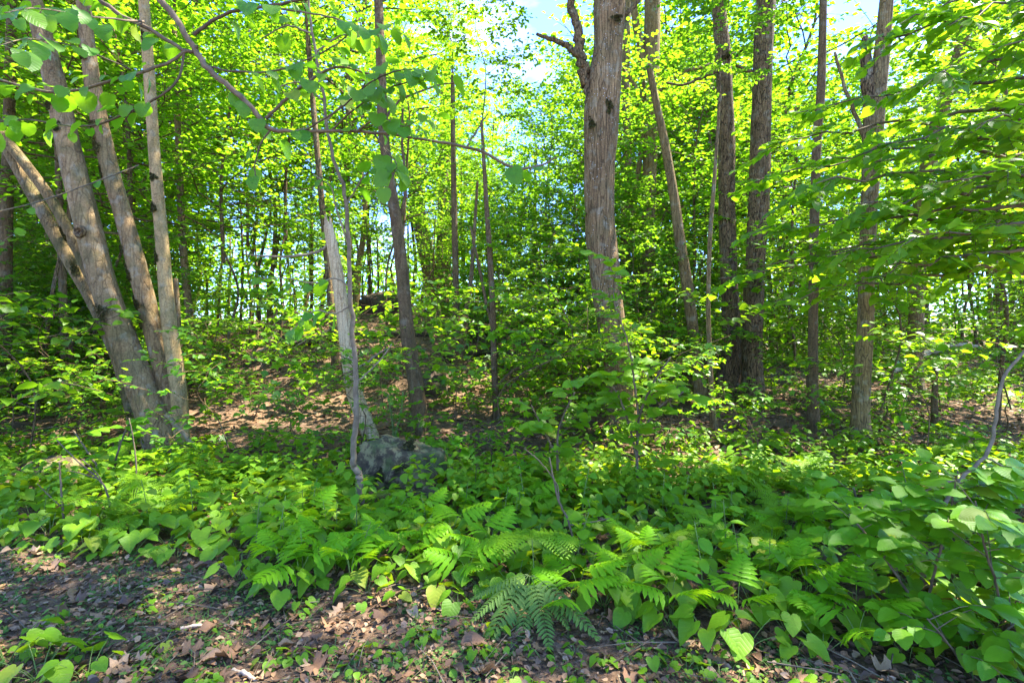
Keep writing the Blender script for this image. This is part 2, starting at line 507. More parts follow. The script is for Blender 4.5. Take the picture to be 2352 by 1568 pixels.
M_GREYTWIG = plain_mat('grey_twig', (0.124, 0.087, 0.048), (0.258, 0.194, 0.116), 16, 0.85, 0.4)
M_LOG = bark_mat('fallen_log_bark', (0.033, 0.021, 0.012), (0.075, 0.049, 0.028), (0.152, 0.107, 0.064), 8, 1.0, 0.15, 0.5)
M_PALE = plain_mat('bleached_wood', (0.368, 0.268, 0.168), (0.562, 0.419, 0.275), 10, 0.8, 0.4)
B_SMOOTH = bark_mat('smooth_grey_bark', (0.092, 0.054, 0.021), (0.230, 0.145, 0.062), (0.343, 0.237, 0.106), 7, 0.16, 0.35, 0.35, 0.55, 45, crack=0.5)
B_MOSSY = bark_mat('mossy_brown_bark', (0.068, 0.045, 0.017), (0.169, 0.112, 0.045), (0.258, 0.178, 0.077), 9, 0.14, 0.25, 0.55, 0.7, 40, crack=0.6)
B_PALE = bark_mat('pale_speckled_bark', (0.138, 0.085, 0.034), (0.347, 0.229, 0.093), (0.486, 0.331, 0.139), 8, 0.3, 0.3, 0.45, 0.4, 50, crack=0.3)
B_MAIN = bark_mat('furrowed_brown_bark', (0.083, 0.049, 0.021), (0.231, 0.138, 0.060), (0.348, 0.223, 0.100), 11, 0.085, 0.35, 0.22, 0.9, 45, spots=0.8, crack=0.7)
B_GREY = bark_mat('grey_forest_bark', (0.080, 0.050, 0.021), (0.209, 0.134, 0.051), (0.336, 0.229, 0.093), 12, 0.12, 0.4, 0.15, 0.8, 45, crack=0.7)
B_DARK = bark_mat('dark_scaly_bark', (0.050, 0.030, 0.012), (0.158, 0.097, 0.043), (0.304, 0.200, 0.089), 14, 0.16, 0.3, 0.2, 1.0, 40, crack=0.95)
B_BROWN = bark_mat('brown_sapling_bark', (0.056, 0.034, 0.015), (0.134, 0.082, 0.035), (0.224, 0.147, 0.068), 16, 0.2, 0.2, 0.15, 0.6, 50, crack=0.6)
B_SNAG = bark_mat('weathered_snag_wood', (0.247, 0.145, 0.060), (0.556, 0.388, 0.200), (0.721, 0.543, 0.320), 10, 0.05, 0.1, 0.0, 0.7, 50, crack=0.45)
M_MOSS = plain_mat('moss', (0.05, 0.052, 0.012), (0.12, 0.105, 0.03), 40, 0.95, 0.8)

# ------------------------------------------------------------------ leaf templates
def half_leaf(outline, mat, fold=0.18, curl=0.22, wob=0.02, seed=0, name='leaf', stalk=0.0):
    """blade from the left half outline [(x<=0, y)], petiole at the origin, tip at (0, 1)"""
    r = np.random.RandomState(seed)
    V = []; T = []
    for sgn in (1, -1):
        prev = None
        for (x, y) in outline:
            ym = min(max(y, 0.0), 1.0)
            m = (0.0, ym); e = (sgn * x, y)
            cur = (m, e)
            if prev is not None:
                pm, pe = prev
                quad = [pm, pe, e, m] if sgn > 0 else [pm, m, e, pe]
                q = []
                for p in quad:
                    if not q or (abs(p[0] - q[-1][0]) + abs(p[1] - q[-1][1]) > 1e-5):
                        q.append(p)
                if len(q) > 2 and abs(q[0][0] - q[-1][0]) + abs(q[0][1] - q[-1][1]) < 1e-5:
                    q.pop()
                for k in range(1, len(q) - 1):
                    T.append((q[0], q[k], q[k + 1]))
            prev = cur
    idx = {}; F3 = []
    ph = r.uniform(0, 6.28, 2)
    for tri in T:
        f = []
        for p in tri:
            key = (round(p[0], 4), round(p[1], 4))
            if key not in idx:
                x, y = p
                z = fold * abs(x) - curl * y * y + wob * math.sin(9 * y + ph[0] + (2 if x > 0 else 0)) * min(1, abs(x) * 4)
                idx[key] = len(V); V.append((x, y, z))
            f.append(idx[key])
        if len(set(f)) == 3:
            F3.append(f)
    return Geo(V, [np.array(F3)], mat, True, name)

def ovate_outline(w=0.33, n=9, ser=0.02, k=0.85):
    o = [(0, 0)]
    for i in range(1, n):
        t = i / n
        ww = w * (math.sin(math.pi * t ** k)) ** 0.8
        o.append((-(ww + (ser if i % 2 else -ser)), t))
    o.append((0, 1.0))
    return o

HEART_O = [(0, 0), (-0.10, -0.13), (-0.26, -0.16), (-0.40, -0.05), (-0.46, 0.12), (-0.45, 0.32), (-0.36, 0.53), (-0.23, 0.74), (-0.10, 0.90), (0, 1.0)]
ROUND_O = [(0, 0), (-0.16, -0.07), (-0.36, 0.02), (-0.43, 0.12), (-0.50, 0.28), (-0.47, 0.42), (-0.49, 0.52), (-0.38, 0.68), (-0.33, 0.80), (-0.15, 0.91), (0, 1.0)]
MAPLE_O = [(0, 0), (-0.10, -0.06), (-0.38, -0.08), (-0.33, 0.02), (-0.50, 0.10), (-0.26, 0.22), (-0.40, 0.38), (-0.58, 0.46), (-0.42, 0.56), (-0.46, 0.66), (-0.16, 0.56), (-0.20, 0.74), (-0.09, 0.82), (0, 1.0)]
OAK_O = [(0, 0), (-0.06, 0.1), (-0.22, 0.2), (-0.07, 0.3), (-0.34, 0.46), (-0.08, 0.52), (-0.34, 0.72), (-0.1, 0.72), (-0.16, 0.88), (0, 1.0)]

HEARTS = [half_leaf(HEART_O, M_HEART, f, c, 0.03, s) for s, (f, c) in enumerate([(0.15, 0.2), (0.28, 0.3), (0.05, 0.12), (0.4, 0.15)])]
HEARTS_F = [half_leaf(HEART_O[::2] if False else HEART_O, M_HEARTF, f, c, 0.03, s) for s, (f, c) in enumerate([(0.15, 0.2), (0.3, 0.3)])]
BASSES = [half_leaf([(x * 0.98, y) for x, y in ROUND_O], M_BASS, f, c, 0.03, s) for s, (f, c) in enumerate([(0.12, 0.2), (0.3, 0.12), (0.2, 0.35)])]
OVATES = [half_leaf(ovate_outline(0.33, 10, 0.012), M_OVATE, f, c, 0.02, s) for s, (f, c) in enumerate([(0.15, 0.18), (0.32, 0.25), (0.05, 0.32)])]
HAZELS = [half_leaf(ovate_outline(0.42, 9, 0.02, 0.75), M_HAZEL, f, c, 0.03, s) for s, (f, c) in enumerate([(0.12, 0.2), (0.3, 0.25), (0.05, 0.1)])]
BEECHES = [half_leaf(ovate_outline(0.30, 9, 0.01), M_BEECH, f, c, 0.02, s) for s, (f, c) in enumerate([(0.12, 0.16), (0.3, 0.2), (0.2, 0.35)])]
MAPLES = [half_leaf(MAPLE_O, M_MAPLE, f, c, 0.03, s) for s, (f, c) in enumerate([(0.06, 0.22), (0.18, 0.15), (0.1, 0.4)])]
SEEDLS = [half_leaf(ovate_outline(0.40, 7, 0.0, 0.8), M_SEED, f, c, 0.02, s) for s, (f, c) in enumerate([(0.1, 0.15), (0.3, 0.25)])]
DEADS = [half_leaf(OAK_O, M_DEAD, 0.5, 0.3, 0.08, 0), half_leaf(MAPLE_O, M_DEAD, 0.7, 0.5, 0.1, 1), half_leaf(ovate_outline(0.28, 7, 0.0), M_DEAD, 0.9, 0.2, 0.06, 2),
         half_leaf(ovate_outline(0.4, 6, 0.03), M_DEAD, 0.3, 0.6, 0.1, 3), half_leaf(OAK_O, M_DEAD, -0.4, -0.25, 0.1, 4)]

T6 = (np.array([(0, 0, 0), (-.33, .3, .06), (-.27, .68, .05), (0, 1, -.12), (.27, .68, .05), (.33, .3, .06)], float),
      np.array([(0, 5, 1), (5, 4, 1), (4, 2, 1), (4, 3, 2)]))
T8 = (np.array([(0, 0, 0), (-.30, .18, .05), (-.40, .45, .06), (-.22, .78, .0), (0, 1, -.16), (.22, .78, 0), (.40, .45, .06), (.30, .18, .05), (0, .5, -.02)], float),
      np.array([(8, 1, 0), (8, 2, 1), (8, 3, 2), (8, 4, 3), (8, 5, 4), (8, 6, 5), (8, 7, 6), (8, 0, 7)]))
TM = (np.array([(0, 0, 0), (-.42, .02, -.03), (-.27, .2, .03), (-.56, .46, -.05), (-.2, .55, .03), (0, 1, -.16), (.2, .55, .03), (.56, .46, -.05), (.27, .2, .03), (.42, .02, -.03), (0, .3, 0)], float),
      np.array([(10, 1, 0), (10, 2, 1), (10, 3, 2), (10, 4, 3), (10, 5, 4), (10, 6, 5), (10, 7, 6), (10, 8, 7), (10, 9, 8), (10, 0, 9)]))
TDEAD = (np.array([(0, 0, 0), (-.3, .3, .2), (-.24, .7, .12), (0, 1, .05), (.24, .7, .2), (.3, .3, .1), (0, .5, 0)], float),
         np.array([(6, 1, 0), (6, 2, 1), (6, 3, 2), (6, 4, 3), (6, 5, 4), (6, 0, 5)]))

def scatter_leaves(tmpl, P, D, Nn, S):
    P = np.asarray(P, float); D = unit(D); Nn = np.asarray(Nn, float)
    R = unit(np.cross(D, Nn)); U = np.cross(R, D)
    tv, tf = tmpl
    S = np.asarray(S, float)[:, None, None]
    V = P[:, None, :] + S * (tv[None, :, 0:1] * R[:, None] + tv[None, :, 1:2] * D[:, None] + tv[None, :, 2:3] * U[:, None])
    n = len(P); k = len(tv)
    Fc = (tf[None] + (np.arange(n) * k)[:, None, None]).reshape(-1, tf.shape[1])
    return V.reshape(-1, 3), [Fc]

def frame(p, d, n, s):
    d = Vector(d).normalized(); n = Vector(n)
    r = d.cross(n)
    if r.length < 1e-4:
        r = d.cross(Vector((1, 0.2, 0)))
    r.normalize(); u = r.cross(d)
    return Matrix(((r.x * s, d.x * s, u.x * s, p[0]), (r.y * s, d.y * s, u.y * s, p[1]), (r.z * s, d.z * s, u.z * s, p[2]), (0, 0, 0, 1)))

# ------------------------------------------------------------------ ground
def build_ground():
    xs = np.concatenate([np.linspace(-90, -9, 40)[:-1], np.linspace(-9, 9, 150), np.linspace(9, 90, 40)[1:]])
    ys = np.concatenate([np.linspace(-30, 1, 14)[:-1], np.linspace(1, 12, 110), np.linspace(12, 30, 50)[1:], np.linspace(30, 130, 30)[1:]])
    X, Y = np.meshgrid(xs, ys)
    Z = ground_z(X, Y)
    near = (np.abs(X) < 9) & (Y > 1) & (Y < 12)
    Z = Z + np.where(near, 0.012 * np.sin(X * 23 + 3 * np.sin(Y * 9)) * np.sin(Y * 19 + 2 * np.sin(X * 7)), 0)
    V = np.stack([X, Y, Z], -1).reshape(-1, 3)
    nx = len(xs); ny = len(ys)
    i = np.arange(ny - 1)[:, None] * nx; j = np.arange(nx - 1)[None]
    Q = np.stack([i + j, i + j + 1, i + nx + j + 1, i + nx + j], -1).reshape(-1, 4)
    o = obj('ground', Geo(V, [Q], M_GROUND, True, 'ground'))
    o['kind'] = 'structure'
    o['label'] = 'brown leaf-covered forest floor rising to a low knoll'
build_ground()

# ------------------------------------------------------------------ trees: crowns
def crown_unit(seed, height, radius, nbr, leaf, per_twig, tmpl, lmat, bmat, r0=0.11, flat=0.5, droop=0.0, low=0.05, twig_len=(0.5, 1.1), twigs=9, tip=1.0):
    """leader + limbs + leafy twigs above the origin; returns (limb Geo, leaf Geo)"""
    r = np.random.RandomState(seed)
    lead = np.array([(0, 0, -0.3, r0), (r.normal(0, .15), r.normal(0, .15), height * .35, r0 * .75), (r.normal(0, .3), r.normal(0, .3), height * .7, r0 * .45), (r.normal(0, .4), r.normal(0, .4), height, r0 * .12)])
    L = smooth_path(lead, 14)
    mb = MB(); V, Fs = tube(L[:, :3], L[:, 3], 7); mb.add(V, Fs, bmat)
    P = []; D = []; NN = []
    ang = r.uniform(0, 6.28)
    for b in range(nbr):
        f = low + (0.97 - low) * (b + r.uniform(0, .8)) / nbr
        i = f * 13; i0 = int(i); base = L[min(i0, 13)] * (1 - (i - i0)) + L[min(i0 + 1, 13)] * (i - i0)
        ang += 2.4 + r.normal(0, .35)
        prof = math.sin(math.pi * (0.18 + 0.80 * f)) ** 0.7
        ln = radius * prof * r.uniform(.75, 1.15) + 0.3
        el = (0.15 + 0.75 * f) * (1 - flat) + r.normal(0, .12) + .12
        d0 = np.array([math.cos(ang) * math.cos(el), math.sin(ang) * math.cos(el), math.sin(el)])
        side = np.array([-math.sin(ang), math.cos(ang), 0])
        m = 8
        t = np.linspace(0, 1, m)[:, None]
        bend = r.normal(0, .16) * ln
        path = base[:3] + d0 * ln * t + side * bend * t ** 2 + np.array([0, 0, 1.0]) * ln * (0.16 - droop) * t ** 2
        path[1:-1] += r.normal(0, .035 * ln ** .5, (m - 2, 3))
        rb = np.linspace(base[3] * .5, base[3] * .05 + .003, m)
        V, Fs = tube(path, rb, 5, cap=False); mb.add(V, Fs, bmat)
        nt_ = max(3, int(twigs * ln / radius))
        for q in range(nt_):
            tt = 0.22 + 0.78 * (q + r.uniform(0, .9)) / nt_
            k = min(tt, .999) * (m - 1); k0 = int(k)
            pb = path[k0] * (1 - (k - k0)) + path[k0 + 1] * (k - k0)
            dirb = unit(path[k0 + 1] - path[k0])
            sg = 1 if q % 2 else -1
            hd = unit(np.cross(dirb, [0, 0, 1.0])) * sg
            a = r.uniform(.45, 1.15)
            dt = unit(dirb * math.cos(a) + hd * math.sin(a) + np.array([0, 0, r.normal(.02, .22)]))
            tl = r.uniform(*twig_len) * (1.15 - .45 * tt)
            ts = np.linspace(0, 1, 4)[:, None]
            tp = pb + dt * tl * ts + np.array([0, 0, -0.12 * tl]) * ts ** 2
            V, Fs = tube(tp, np.linspace(.006, .002, 4), 3, cap=False); mb.add(V, Fs, bmat)
            nl = max(2, int(per_twig * r.uniform(.7, 1.3)))
            u = np.clip((np.arange(nl) + r.uniform(0, .8, nl)) / nl * .95 + .08, 0, 1)
            pp = pb + dt * tl * u[:, None] + np.array([0, 0, -0.12 * tl]) * (u ** 2)[:, None]
            hh = unit(np.cross(dt, [0, 0, 1.0]))
            s2 = np.where(np.arange(nl) % 2, 1.0, -1.0)[:, None]
            la = r.uniform(.5, 1.2, nl)[:, None]
            dd = dt * np.cos(la) + hh * s2 * np.sin(la) + r.normal(0, .18, (nl, 3)) + np.array([0, 0, -.22 * tip])
            P.append(pp + r.normal(0, .03, (nl, 3))); D.append(dd)
            NN.append(np.array([0, 0, 1.0]) + r.normal(0, .38, (nl, 3)))
    P = np.concatenate(P); D = np.concatenate(D); NN = np.concatenate(NN)
    S = leaf * r.uniform(.65, 1.2, len(P))
    V, Fs = scatter_leaves(tmpl, P, D, NN, S)
    lg = Geo(V, Fs, lmat, True, 'crown')
    limb = Geo(*merge_chunks(mb.ch), bmat, True, 'limbs')
    return limb, lg

def merge_chunks(ch):
    Vs = []; q = []; t3 = []; n = 0
    for V, Fs, m in ch:
        Vs.append(V)
        for f in Fs:
            (q if f.shape[1] == 4 else t3).append(f + n)
        n += len(V)
    return np.concatenate(Vs), [np.concatenate(q) if q else np.zeros((0, 4), int), np.concatenate(t3) if t3 else np.zeros((0, 3), int)]

CANOPY = [crown_unit(100 + k, 7.5 + k * .4, 3.4, 30, 0.15, 9, T6, M_CANOPY2 if k in (1, 4) else M_CANOPY, B_GREY, 0.10, .45, 0.05, twigs=25) for k in range(5)]
MIDC = [crown_unit(150 + k, 5.0, 2.3, 28, 0.13, 8, T6, M_CANOPY2 if k in (0, 3) else M_CANOPY, B_BROWN, 0.05, .7, 0.06, twigs=19) for k in range(4)]
UNDER = [crown_unit(200 + k, 4.2, 1.75, 24, 0.12, 8, TM if k % 2 else T8, M_UNDER2 if k in (1, 2, 5) else M_UNDER, B_BROWN, 0.022, .85, 0.10, twigs=12, twig_len=(.35, .8)) for k in range(6)]
SAPL = [crown_unit(300 + k, 1.5, 0.8, 12, 0.105, 6, TM if k % 2 else T8, M_UNDER2 if k in (0, 3) else M_UNDER, B_BROWN, 0.010, .85, 0.12, twigs=5, twig_len=(.2, .45)) for k in range(6)]

# ------------------------------------------------------------------ trees: trunks
def bark_relief(seed, amp=0.05, freq=9, lump=0.05):
    def f(th, P, R):
        out = np.ones((len(P), len(th)))
        for i in range(len(P)):
            z = P[i][2]
            for j, a in enumerate(th):
                c, s = math.cos(a), math.sin(a)
                v = mnoise.noise((c * freq * .35 + seed, s * freq * .35, z * 1.5))
                w = mnoise.noise((c * 1.2 + seed, s * 1.2, z * 1.3 + 5))
                out[i, j] += amp * (abs(v) * 2 - .6) + lump * w
        return out
    return f

def trace(rows, Y, lean=None):
    """rows (px, py, width_px[, dY]) -> (x, y, z, r) in metres"""
    out = []
    for rw in rows:
        px, py, w = rw[:3]
        y = Y + (rw[3] if len(rw) > 3 else 0)
        p = at(px, py, y)
        out.append((p.x, p.y, p.z, w / F * y / 2 * math.cos(math.atan((px - 1176) / F)) ** .8))
    return np.array(out)

def trunk_geo(rows, mat, origin, ns=20, step=0.07, seed=0, amp=0.05, flare=0.35, lump=0.05, sink=0.25, name='trunk'):
    """rows world (x, y, z, r) from the base up; a root flare is added at the foot"""
    rows = np.array(rows, float)
    foot = rows[0].copy(); d = rows[0] - rows[1]
    foot[:3] += d[:3] / (np.linalg.norm(d[:3]) + 1e-9) * sink
    rows = np.vstack([foot, rows])
    ln = np.sum(np.linalg.norm(np.diff(rows[:, :3], axis=0), axis=1))
    S = smooth_path(rows, max(10, int(ln / step)))
    z0 = rows[1][2]
    h = np.maximum(S[:, 2] - z0, 0)
    R = S[:, 3] * (1 + flare * np.exp(-h / 0.22))
    P = S[:, :3] - np.array(origin)
    br = bark_relief(seed, amp, 9, lump) if amp else None
    def rel(th, P_, R_):
        a = br(th, P_, R_) if br else np.ones((len(P_), len(th)))
        return a + 1.1 * flare * np.exp(-h / .16)[:, None] * np.cos((4 + seed % 3) * th + seed)[None, :] ** 3
    V, Fs = tube(P, R, ns, relief=rel)
    return Geo(V, Fs, mat, True, name)

def branch_geo(rows, mat, origin, ns=8, n=None, seed=0, name='branch'):
    rows = np.array(rows, float)
    S = smooth_path(rows, n or len(rows) * 5)
    r = np.random.RandomState(seed)
    P = S[:, :3] - np.array(origin)
    P[1:-1] += r.normal(0, 1, (len(P) - 2, 3)) * S[1:-1, 3:4] * .25
    V, Fs = tube(P, np.maximum(S[:, 3], .0012), ns)
    return Geo(V, Fs, mat, True, name)

def add_crown(root, top, unit_pair, scale, rot, origin):
    limb, lf = unit_pair
    M = Matrix.Translation(Vector(top) - Vector(origin)) @ Matrix.Rotation(rot, 4, 'Z') @ Matrix.Scale(scale, 4)
    obj('limbs', limb, root, M=M)
    obj('crown', lf, root, M=M)

def surface_patch(center, out_dir, up_dir, w, h, mat, seed, rad=0.2):
    """moss cushion: ragged sheet of small fuzzy blades bulging from the bark"""
    r = np.random.RandomState(seed)
    n = 700
    a = r.uniform(0, 6.28, n); q = np.sqrt(r.uniform(0, 1, n))
    edge = 0.72 + 0.28 * np.sin(a * 3 + seed) + 0.2 * np.sin(a * 5 + 2 * seed)
    u = np.cos(a) * q * edge * w; v = np.sin(a) * q * edge * h
    o = np.array(Vector(out_dir).normalized()); up = np.array(Vector(up_dir).normalized())
    sd = np.cross(up, o)
    P = np.array(center) + u[:, None] * sd + v[:, None] * up - o * (u ** 2 / (2 * rad))[:, None]
    D = o * .8 + r.normal(0, .5, (n, 3)) - up * .3
    return Geo(*scatter_leaves(T6, P, D, up + r.normal(0, .4, (n, 3)), r.uniform(.012, .026, n)), mat, True, 'moss_patch')

# clearings that the sun reaches: no crown stands in the way of them
GLADES = [(on_ground(640, 850), 1.2), (on_ground(760, 790), 1.0), (on_ground(540, 900), 1.0), (on_ground(880, 760), .8), (on_ground(2220, 900), 1.6), (on_ground(2080, 930), .8), (on_ground(1150, 890), .5)]
def shades(x, y, z0, z1, rad, k=.75):
    for g_, gr in GLADES:
        for z in np.linspace(z0, z1, 5):
            t = (z - g_.z) / to_sun.z
            if t < 0: continue
            if math.hypot(g_.x + to_sun.x * t - x, g_.y + to_sun.y * t - y) < rad * k + gr: return True
    return False
def shades_hero(*a):
    return shades(*a) if 'shades' in globals() else False

def hero_tree(name, label, cat, rows_px, Y, bark, seed, top_z=None, crown=0, cscale=1.0, ns=18, amp=0.05, flare=0.3, group=None, kind='canopy', step=0.08):
    rows = trace(rows_px, Y)
    x0, y0 = rows[0][0], rows[0][1]
    rows[0][2] = float(ground_z(x0, y0))
    origin = (x0, y0, rows[0][2])
    # carry the stem on above the picture to its crown
    if top_z is not None and rows[-1][2] < top_z:
        d = rows[-1] - rows[-2]; k = (top_z - rows[-1][2]) / max(d[2], .05)
        ext = rows[-1].copy(); ext[:2] += np.clip(d[:2] * k, -.6, .6); ext[2] = top_z; ext[3] *= .7
        rows = np.vstack([rows, ext])
    root = thing(name, label, cat, origin, group=group)
    obj('trunk', trunk_geo(rows, bark, origin, ns, step, seed, amp, flare), root)
    if crown is not None:
        zt = rows[-1][2]; rr_ = {'canopy': 3.4, 'mid': 2.3}.get(kind, 1.7) * cscale * .72
        hits = shades_hero(rows[-1][0], rows[-1][1], zt, zt + rr_ * 2.2, rr_)
        cscale *= .55 if hits else 1.0
        pool = CANOPY if kind == 'canopy' else (MIDC if kind == 'mid' else UNDER)
        add_crown(root, rows[-1][:3], pool[crown % len(pool)], cscale * .72, seed * 1.7, origin)
    return root, origin, rows

# ------------------------------------------------------------------ the many-stemmed tree on the left
def build_clump():
    Yb = on_ground(385, 1038).y
    b = at(385, 1038, Yb); origin = (b.x, b.y, float(ground_z(b.x, b.y)))
    root = thing('clump_tree', 'grey tree of several stems leaning apart from one foot, with moss patches', 'tree', origin)
    stems = [
        ([(378, 1040, 78), (352, 960, 76), (318, 870, 72), (283, 780, 68), (240, 660, 64), (207, 540, 64), (168, 380, 60), (128, 200, 54), (97, 80, 48), (60, -60, 42), (20, -200, 38)], 0.0, B_SMOOTH, 11, 24),
        ([(402, 1035, 52), (385, 900, 48), (350, 750, 46), (317, 620, 46), (285, 500, 44), (245, 360, 44), (215, 200, 40), (197, 60, 36), (188, -60, 34), (180, -200, 30)], 0.16, B_SMOOTH, 12, 20),
        ([(418, 1030, 38), (408, 880, 40), (388, 740, 36), (369, 520, 31), (352, 320, 28), (341, 150, 27), (330, 0, 25), (320, -130, 23)], 0.06, B_PALE, 13, 18),
        ([(318, 1010, 36), (296, 920, 30), (270, 820, 34), (218, 700, 34), (160, 600, 33), (100, 490, 34), (40, 380, 36), (0, 300, 38), (-70, 180, 36)], 0.45, B_MOSSY, 14, 16),
        ([(300, 860, 26), (262, 760, 26), (218, 660, 27), (172, 560, 28), (120, 462, 28), (70, 392, 29), (20, 330, 29), (-50, 250, 29)], 0.34, B_MOSSY, 15, 14),
        ([(428, 1000, 16), (420, 900, 15), (412, 780, 14), (404, 640, 12)], 0.55, B_GREY, 16, 10)]
    tops = []
    for rows, dy, mat, sd, ns in stems:
        R = trace(rows, Yb + dy)
        obj('trunk', trunk_geo(R, mat, origin, ns, .06, sd, .035, .12, .05, sink=.35 if rows[0][1] > 990 else .1), root)
        tops.append(R)
    for k, (i, c, s) in enumerate(((0, 0, .8), (2, 1, .7))):
        top = tops[i][-1].copy()
        ext = top.copy(); ext[2] += 2.2; ext[3] *= .8
        obj('limb', branch_geo([top - np.array([0, 0, .3, 0]), top, ext], B_GREY, origin, 8), root)
        add_crown(root, ext[:3], CANOPY[c], s, k * 2.0, origin)
    # moss cushions and a knot on the leaning stems
    for (px, py, w, h, st, sd) in ((255, 720, .10, .15, 0, 1), (322, 700, .13, .11, 1, 2), (300, 630, .09, .12, 1, 3), (228, 340, .14, .12, 1, 4),
                                   (283, 575, .06, .05, 1, 5), (222, 300, .10, .12, 1, 6), (128, 250, .09, .06, 0, 7), (360, 410, .05, .05, 2, 8), (366, 590, .05, .09, 2, 9), (60, 20, .12, .12, 0, 10), (240, 400, .07, .09, 1, 11), (150, 300, .06, .07, 0, 12), (90, 110, .09, .08, 0, 13), (340, 90, .05, .07, 2, 14), (362, 480, .045, .06, 2, 15), (180, 620, .06, .12, 3, 16), (135, 540, .06, .1, 4, 17), (330, 745, .07, .07, 1, 18), (205, 130, .08, .1, 1, 19)):
        R = tops[st]; p = at(px, py, Yb + stems[st][1])
        i = int(np.argmin(np.abs(R[:, 2] - p.z))); rad = R[i][3]
        i2 = min(i + 1, len(R) - 1); up = R[i2][:3] - R[i2 - 1][:3]
        # depth of the front of the stem at this pixel
        cx = np.interp(p.z, R[:, 2], R[:, 0]); off = np.clip((p.x - cx) / rad, -.85, .85)
        out = Vector((off, -math.sqrt(1 - off * off), 0))
        c = Vector((cx, Yb + stems[st][1], p.z)) + out * (rad * 1.03 + .006) - Vector(origin)
        obj('moss_patch', surface_patch(c, out, up, w * 1.15, h * 1.15, M_MOSS, sd, rad), root)
    kp = np.array(at(208, 538, Yb) - Vector(origin) - Vector((0, .19, 0)))
    th = np.linspace(0, 2 * np.pi, 18, endpoint=False); KV = []; kr = np.random.RandomState(4)
    for rad_, dep in ((.075, .03), (.062, -.012), (.045, -.018), (.03, .004), (.012, .012)):
        for a in th:
            q = rad_ * (1 + .12 * math.sin(2 * a + 1) + kr.normal(0, .05)); KV.append(kp + np.array([math.cos(a) * q, dep + kr.normal(0, .003), math.sin(a) * q * 1.2]))
    ii = np.arange(4)[:, None] * 18; jj = np.arange(18)[None]
    obj('knot', Geo(KV, [np.stack([ii + jj, ii + (jj + 1) % 18, ii + 18 + (jj + 1) % 18, ii + 18 + jj], -1).reshape(-1, 4)], B_DARK, True, 'knot'), root)
    return root, origin, Yb
CLUMP, CL_O, CL_Y = build_clump()

def limb_with_leaves(root, origin, rows_px, Y, mat, leafset, leaf_sz, seed, name='branch', leaf_px=(), ns=7, extra=0, start=0.15, parent_branch=None, dY=0.0):
    """a traced branch (part) with single leaves (sub-parts) hanging from it"""
    r = np.random.RandomState(seed)
    R = trace([(a, b_, w, (i / max(1, len(rows_px) - 1)) * dY) for i, (a, b_, w) in enumerate(rows_px)], Y)
    g = branch_geo(R, mat, origin, ns, seed=seed)
    br = obj(name, g, root)
    S = smooth_path(R, 60)
    for k in range(extra):
        u = start + (1 - start) * (k + r.uniform(0, .9)) / extra
        p = S[min(59, int(u * 59))][:3] - np.array(origin)
        t = S[min(59, int(u * 59) + 1)][:3] - S[max(0, int(u * 59) - 1)][:3]
        t = unit(t)
        sg = 1 if k % 2 else -1
        hd = unit(np.cross(t, [0, 0, 1.0])) * sg
        stalk = r.uniform(.03, .12)
        d1 = unit(t * .5 + hd * r.uniform(.3, 1) + np.array([0, 0, r.uniform(-.5, .25)]))
        pl = p + d1 * stalk
        d = unit(d1 + np.array([0, 0, -r.uniform(.2, 1.1)]) + r.normal(0, .25, 3))
        n = np.array([r.normal(0, .35), -0.35 + r.normal(0, .3), 1.0])
        o = obj('leaf', leafset[r.randint(len(leafset))], br, M=frame(pl, d, n, leaf_sz * r.uniform(.5, 1.25)))
        V, Fs = tube(np.array([p, (p + pl) / 2 + np.array([0, 0, .004]), pl]), np.array([.0016, .0013, .0012]), 4, cap=False)
        obj('leaf_stalk', Geo(V, Fs, M_STALK, True, 'leaf_stalk'), br)
    return br, R

# the long drooping limb of the clump tree, reaching towards the path, with big heart-shaped leaves
BASS = [
    ([(250, -160, 24), (370, 0, 18), (420, 70, 15), (470, 150, 15), (520, 195, 14), (580, 250, 13), (625, 298, 11), (720, 300, 8), (870, 305, 7), (1000, 325, 6), (1100, 345, 7), (1180, 385, 6), (1240, 380, 5), (1278, 362, 4)], 4.0, 12),
    ([(445, 80, 10), (520, 32, 8), (640, 10, 7), (760, -10, 6)], 4.0, 8),
    ([(455, 108, 10), (430, 118, 10), (350, 72, 11), (250, 18, 12), (190, -40, 12)], 4.0, 12),
    ([(428, 118, 8), (370, 150, 8), (270, 182, 8), (130, 212, 8), (-20, 180, 7)], 3.9, 18),
    ([(424, 118, 7), (400, 195, 6), (310, 250, 6), (200, 290, 5), (60, 275, 4), (-30, 285, 3)], 3.9, 15),
    ([(610, 272, 8), (650, 235, 8), (690, 200, 7), (770, 155, 6), (850, 170, 5)], 4.0, 10),
    ([(760, 300, 5), (830, 240, 5), (900, 200, 4), (980, 180, 3)], 3.7, 12),
    ([(860, 305, 5), (880, 340, 4), (910, 375, 3), (900, 410, 3)], 3.8, 7),
    ([(1072, 338, 5), (1100, 292, 4), (1120, 262, 3)], 4.0, 0),
    ([(470, 150, 6), (540, 165, 5), (640, 160, 4), (760, 110, 4), (820, 60, 3)], 4.1, 12),
    ([(318, 380, 4), (240, 410, 4), (100, 460, 4), (-20, 490, 4)], 5.4, 3),
    ([(620, 300, 5), (600, 330, 4), (585, 380, 3), (590, 420, 3)], 4.0, 3),
    ([(700, 300, 5), (780, 250, 4), (850, 190, 4), (930, 160, 3), (1010, 170, 2)], 3.6, 14),
    ([(820, 303, 5), (870, 270, 4), (930, 290, 3), (985, 260, 2)], 3.7, 9),
    ([(330, 50, 6), (220, 40, 5), (90, 20, 4), (10, 30, 3)], 3.0, 13),
    ([(300, 160, 5), (180, 110, 4), (70, 90, 3), (-20, 110, 2)], 2.9, 11),
    ([(640, 20, 5), (760, 40, 4), (840, 70, 3), (900, 60, 2)], 3.8, 9)]
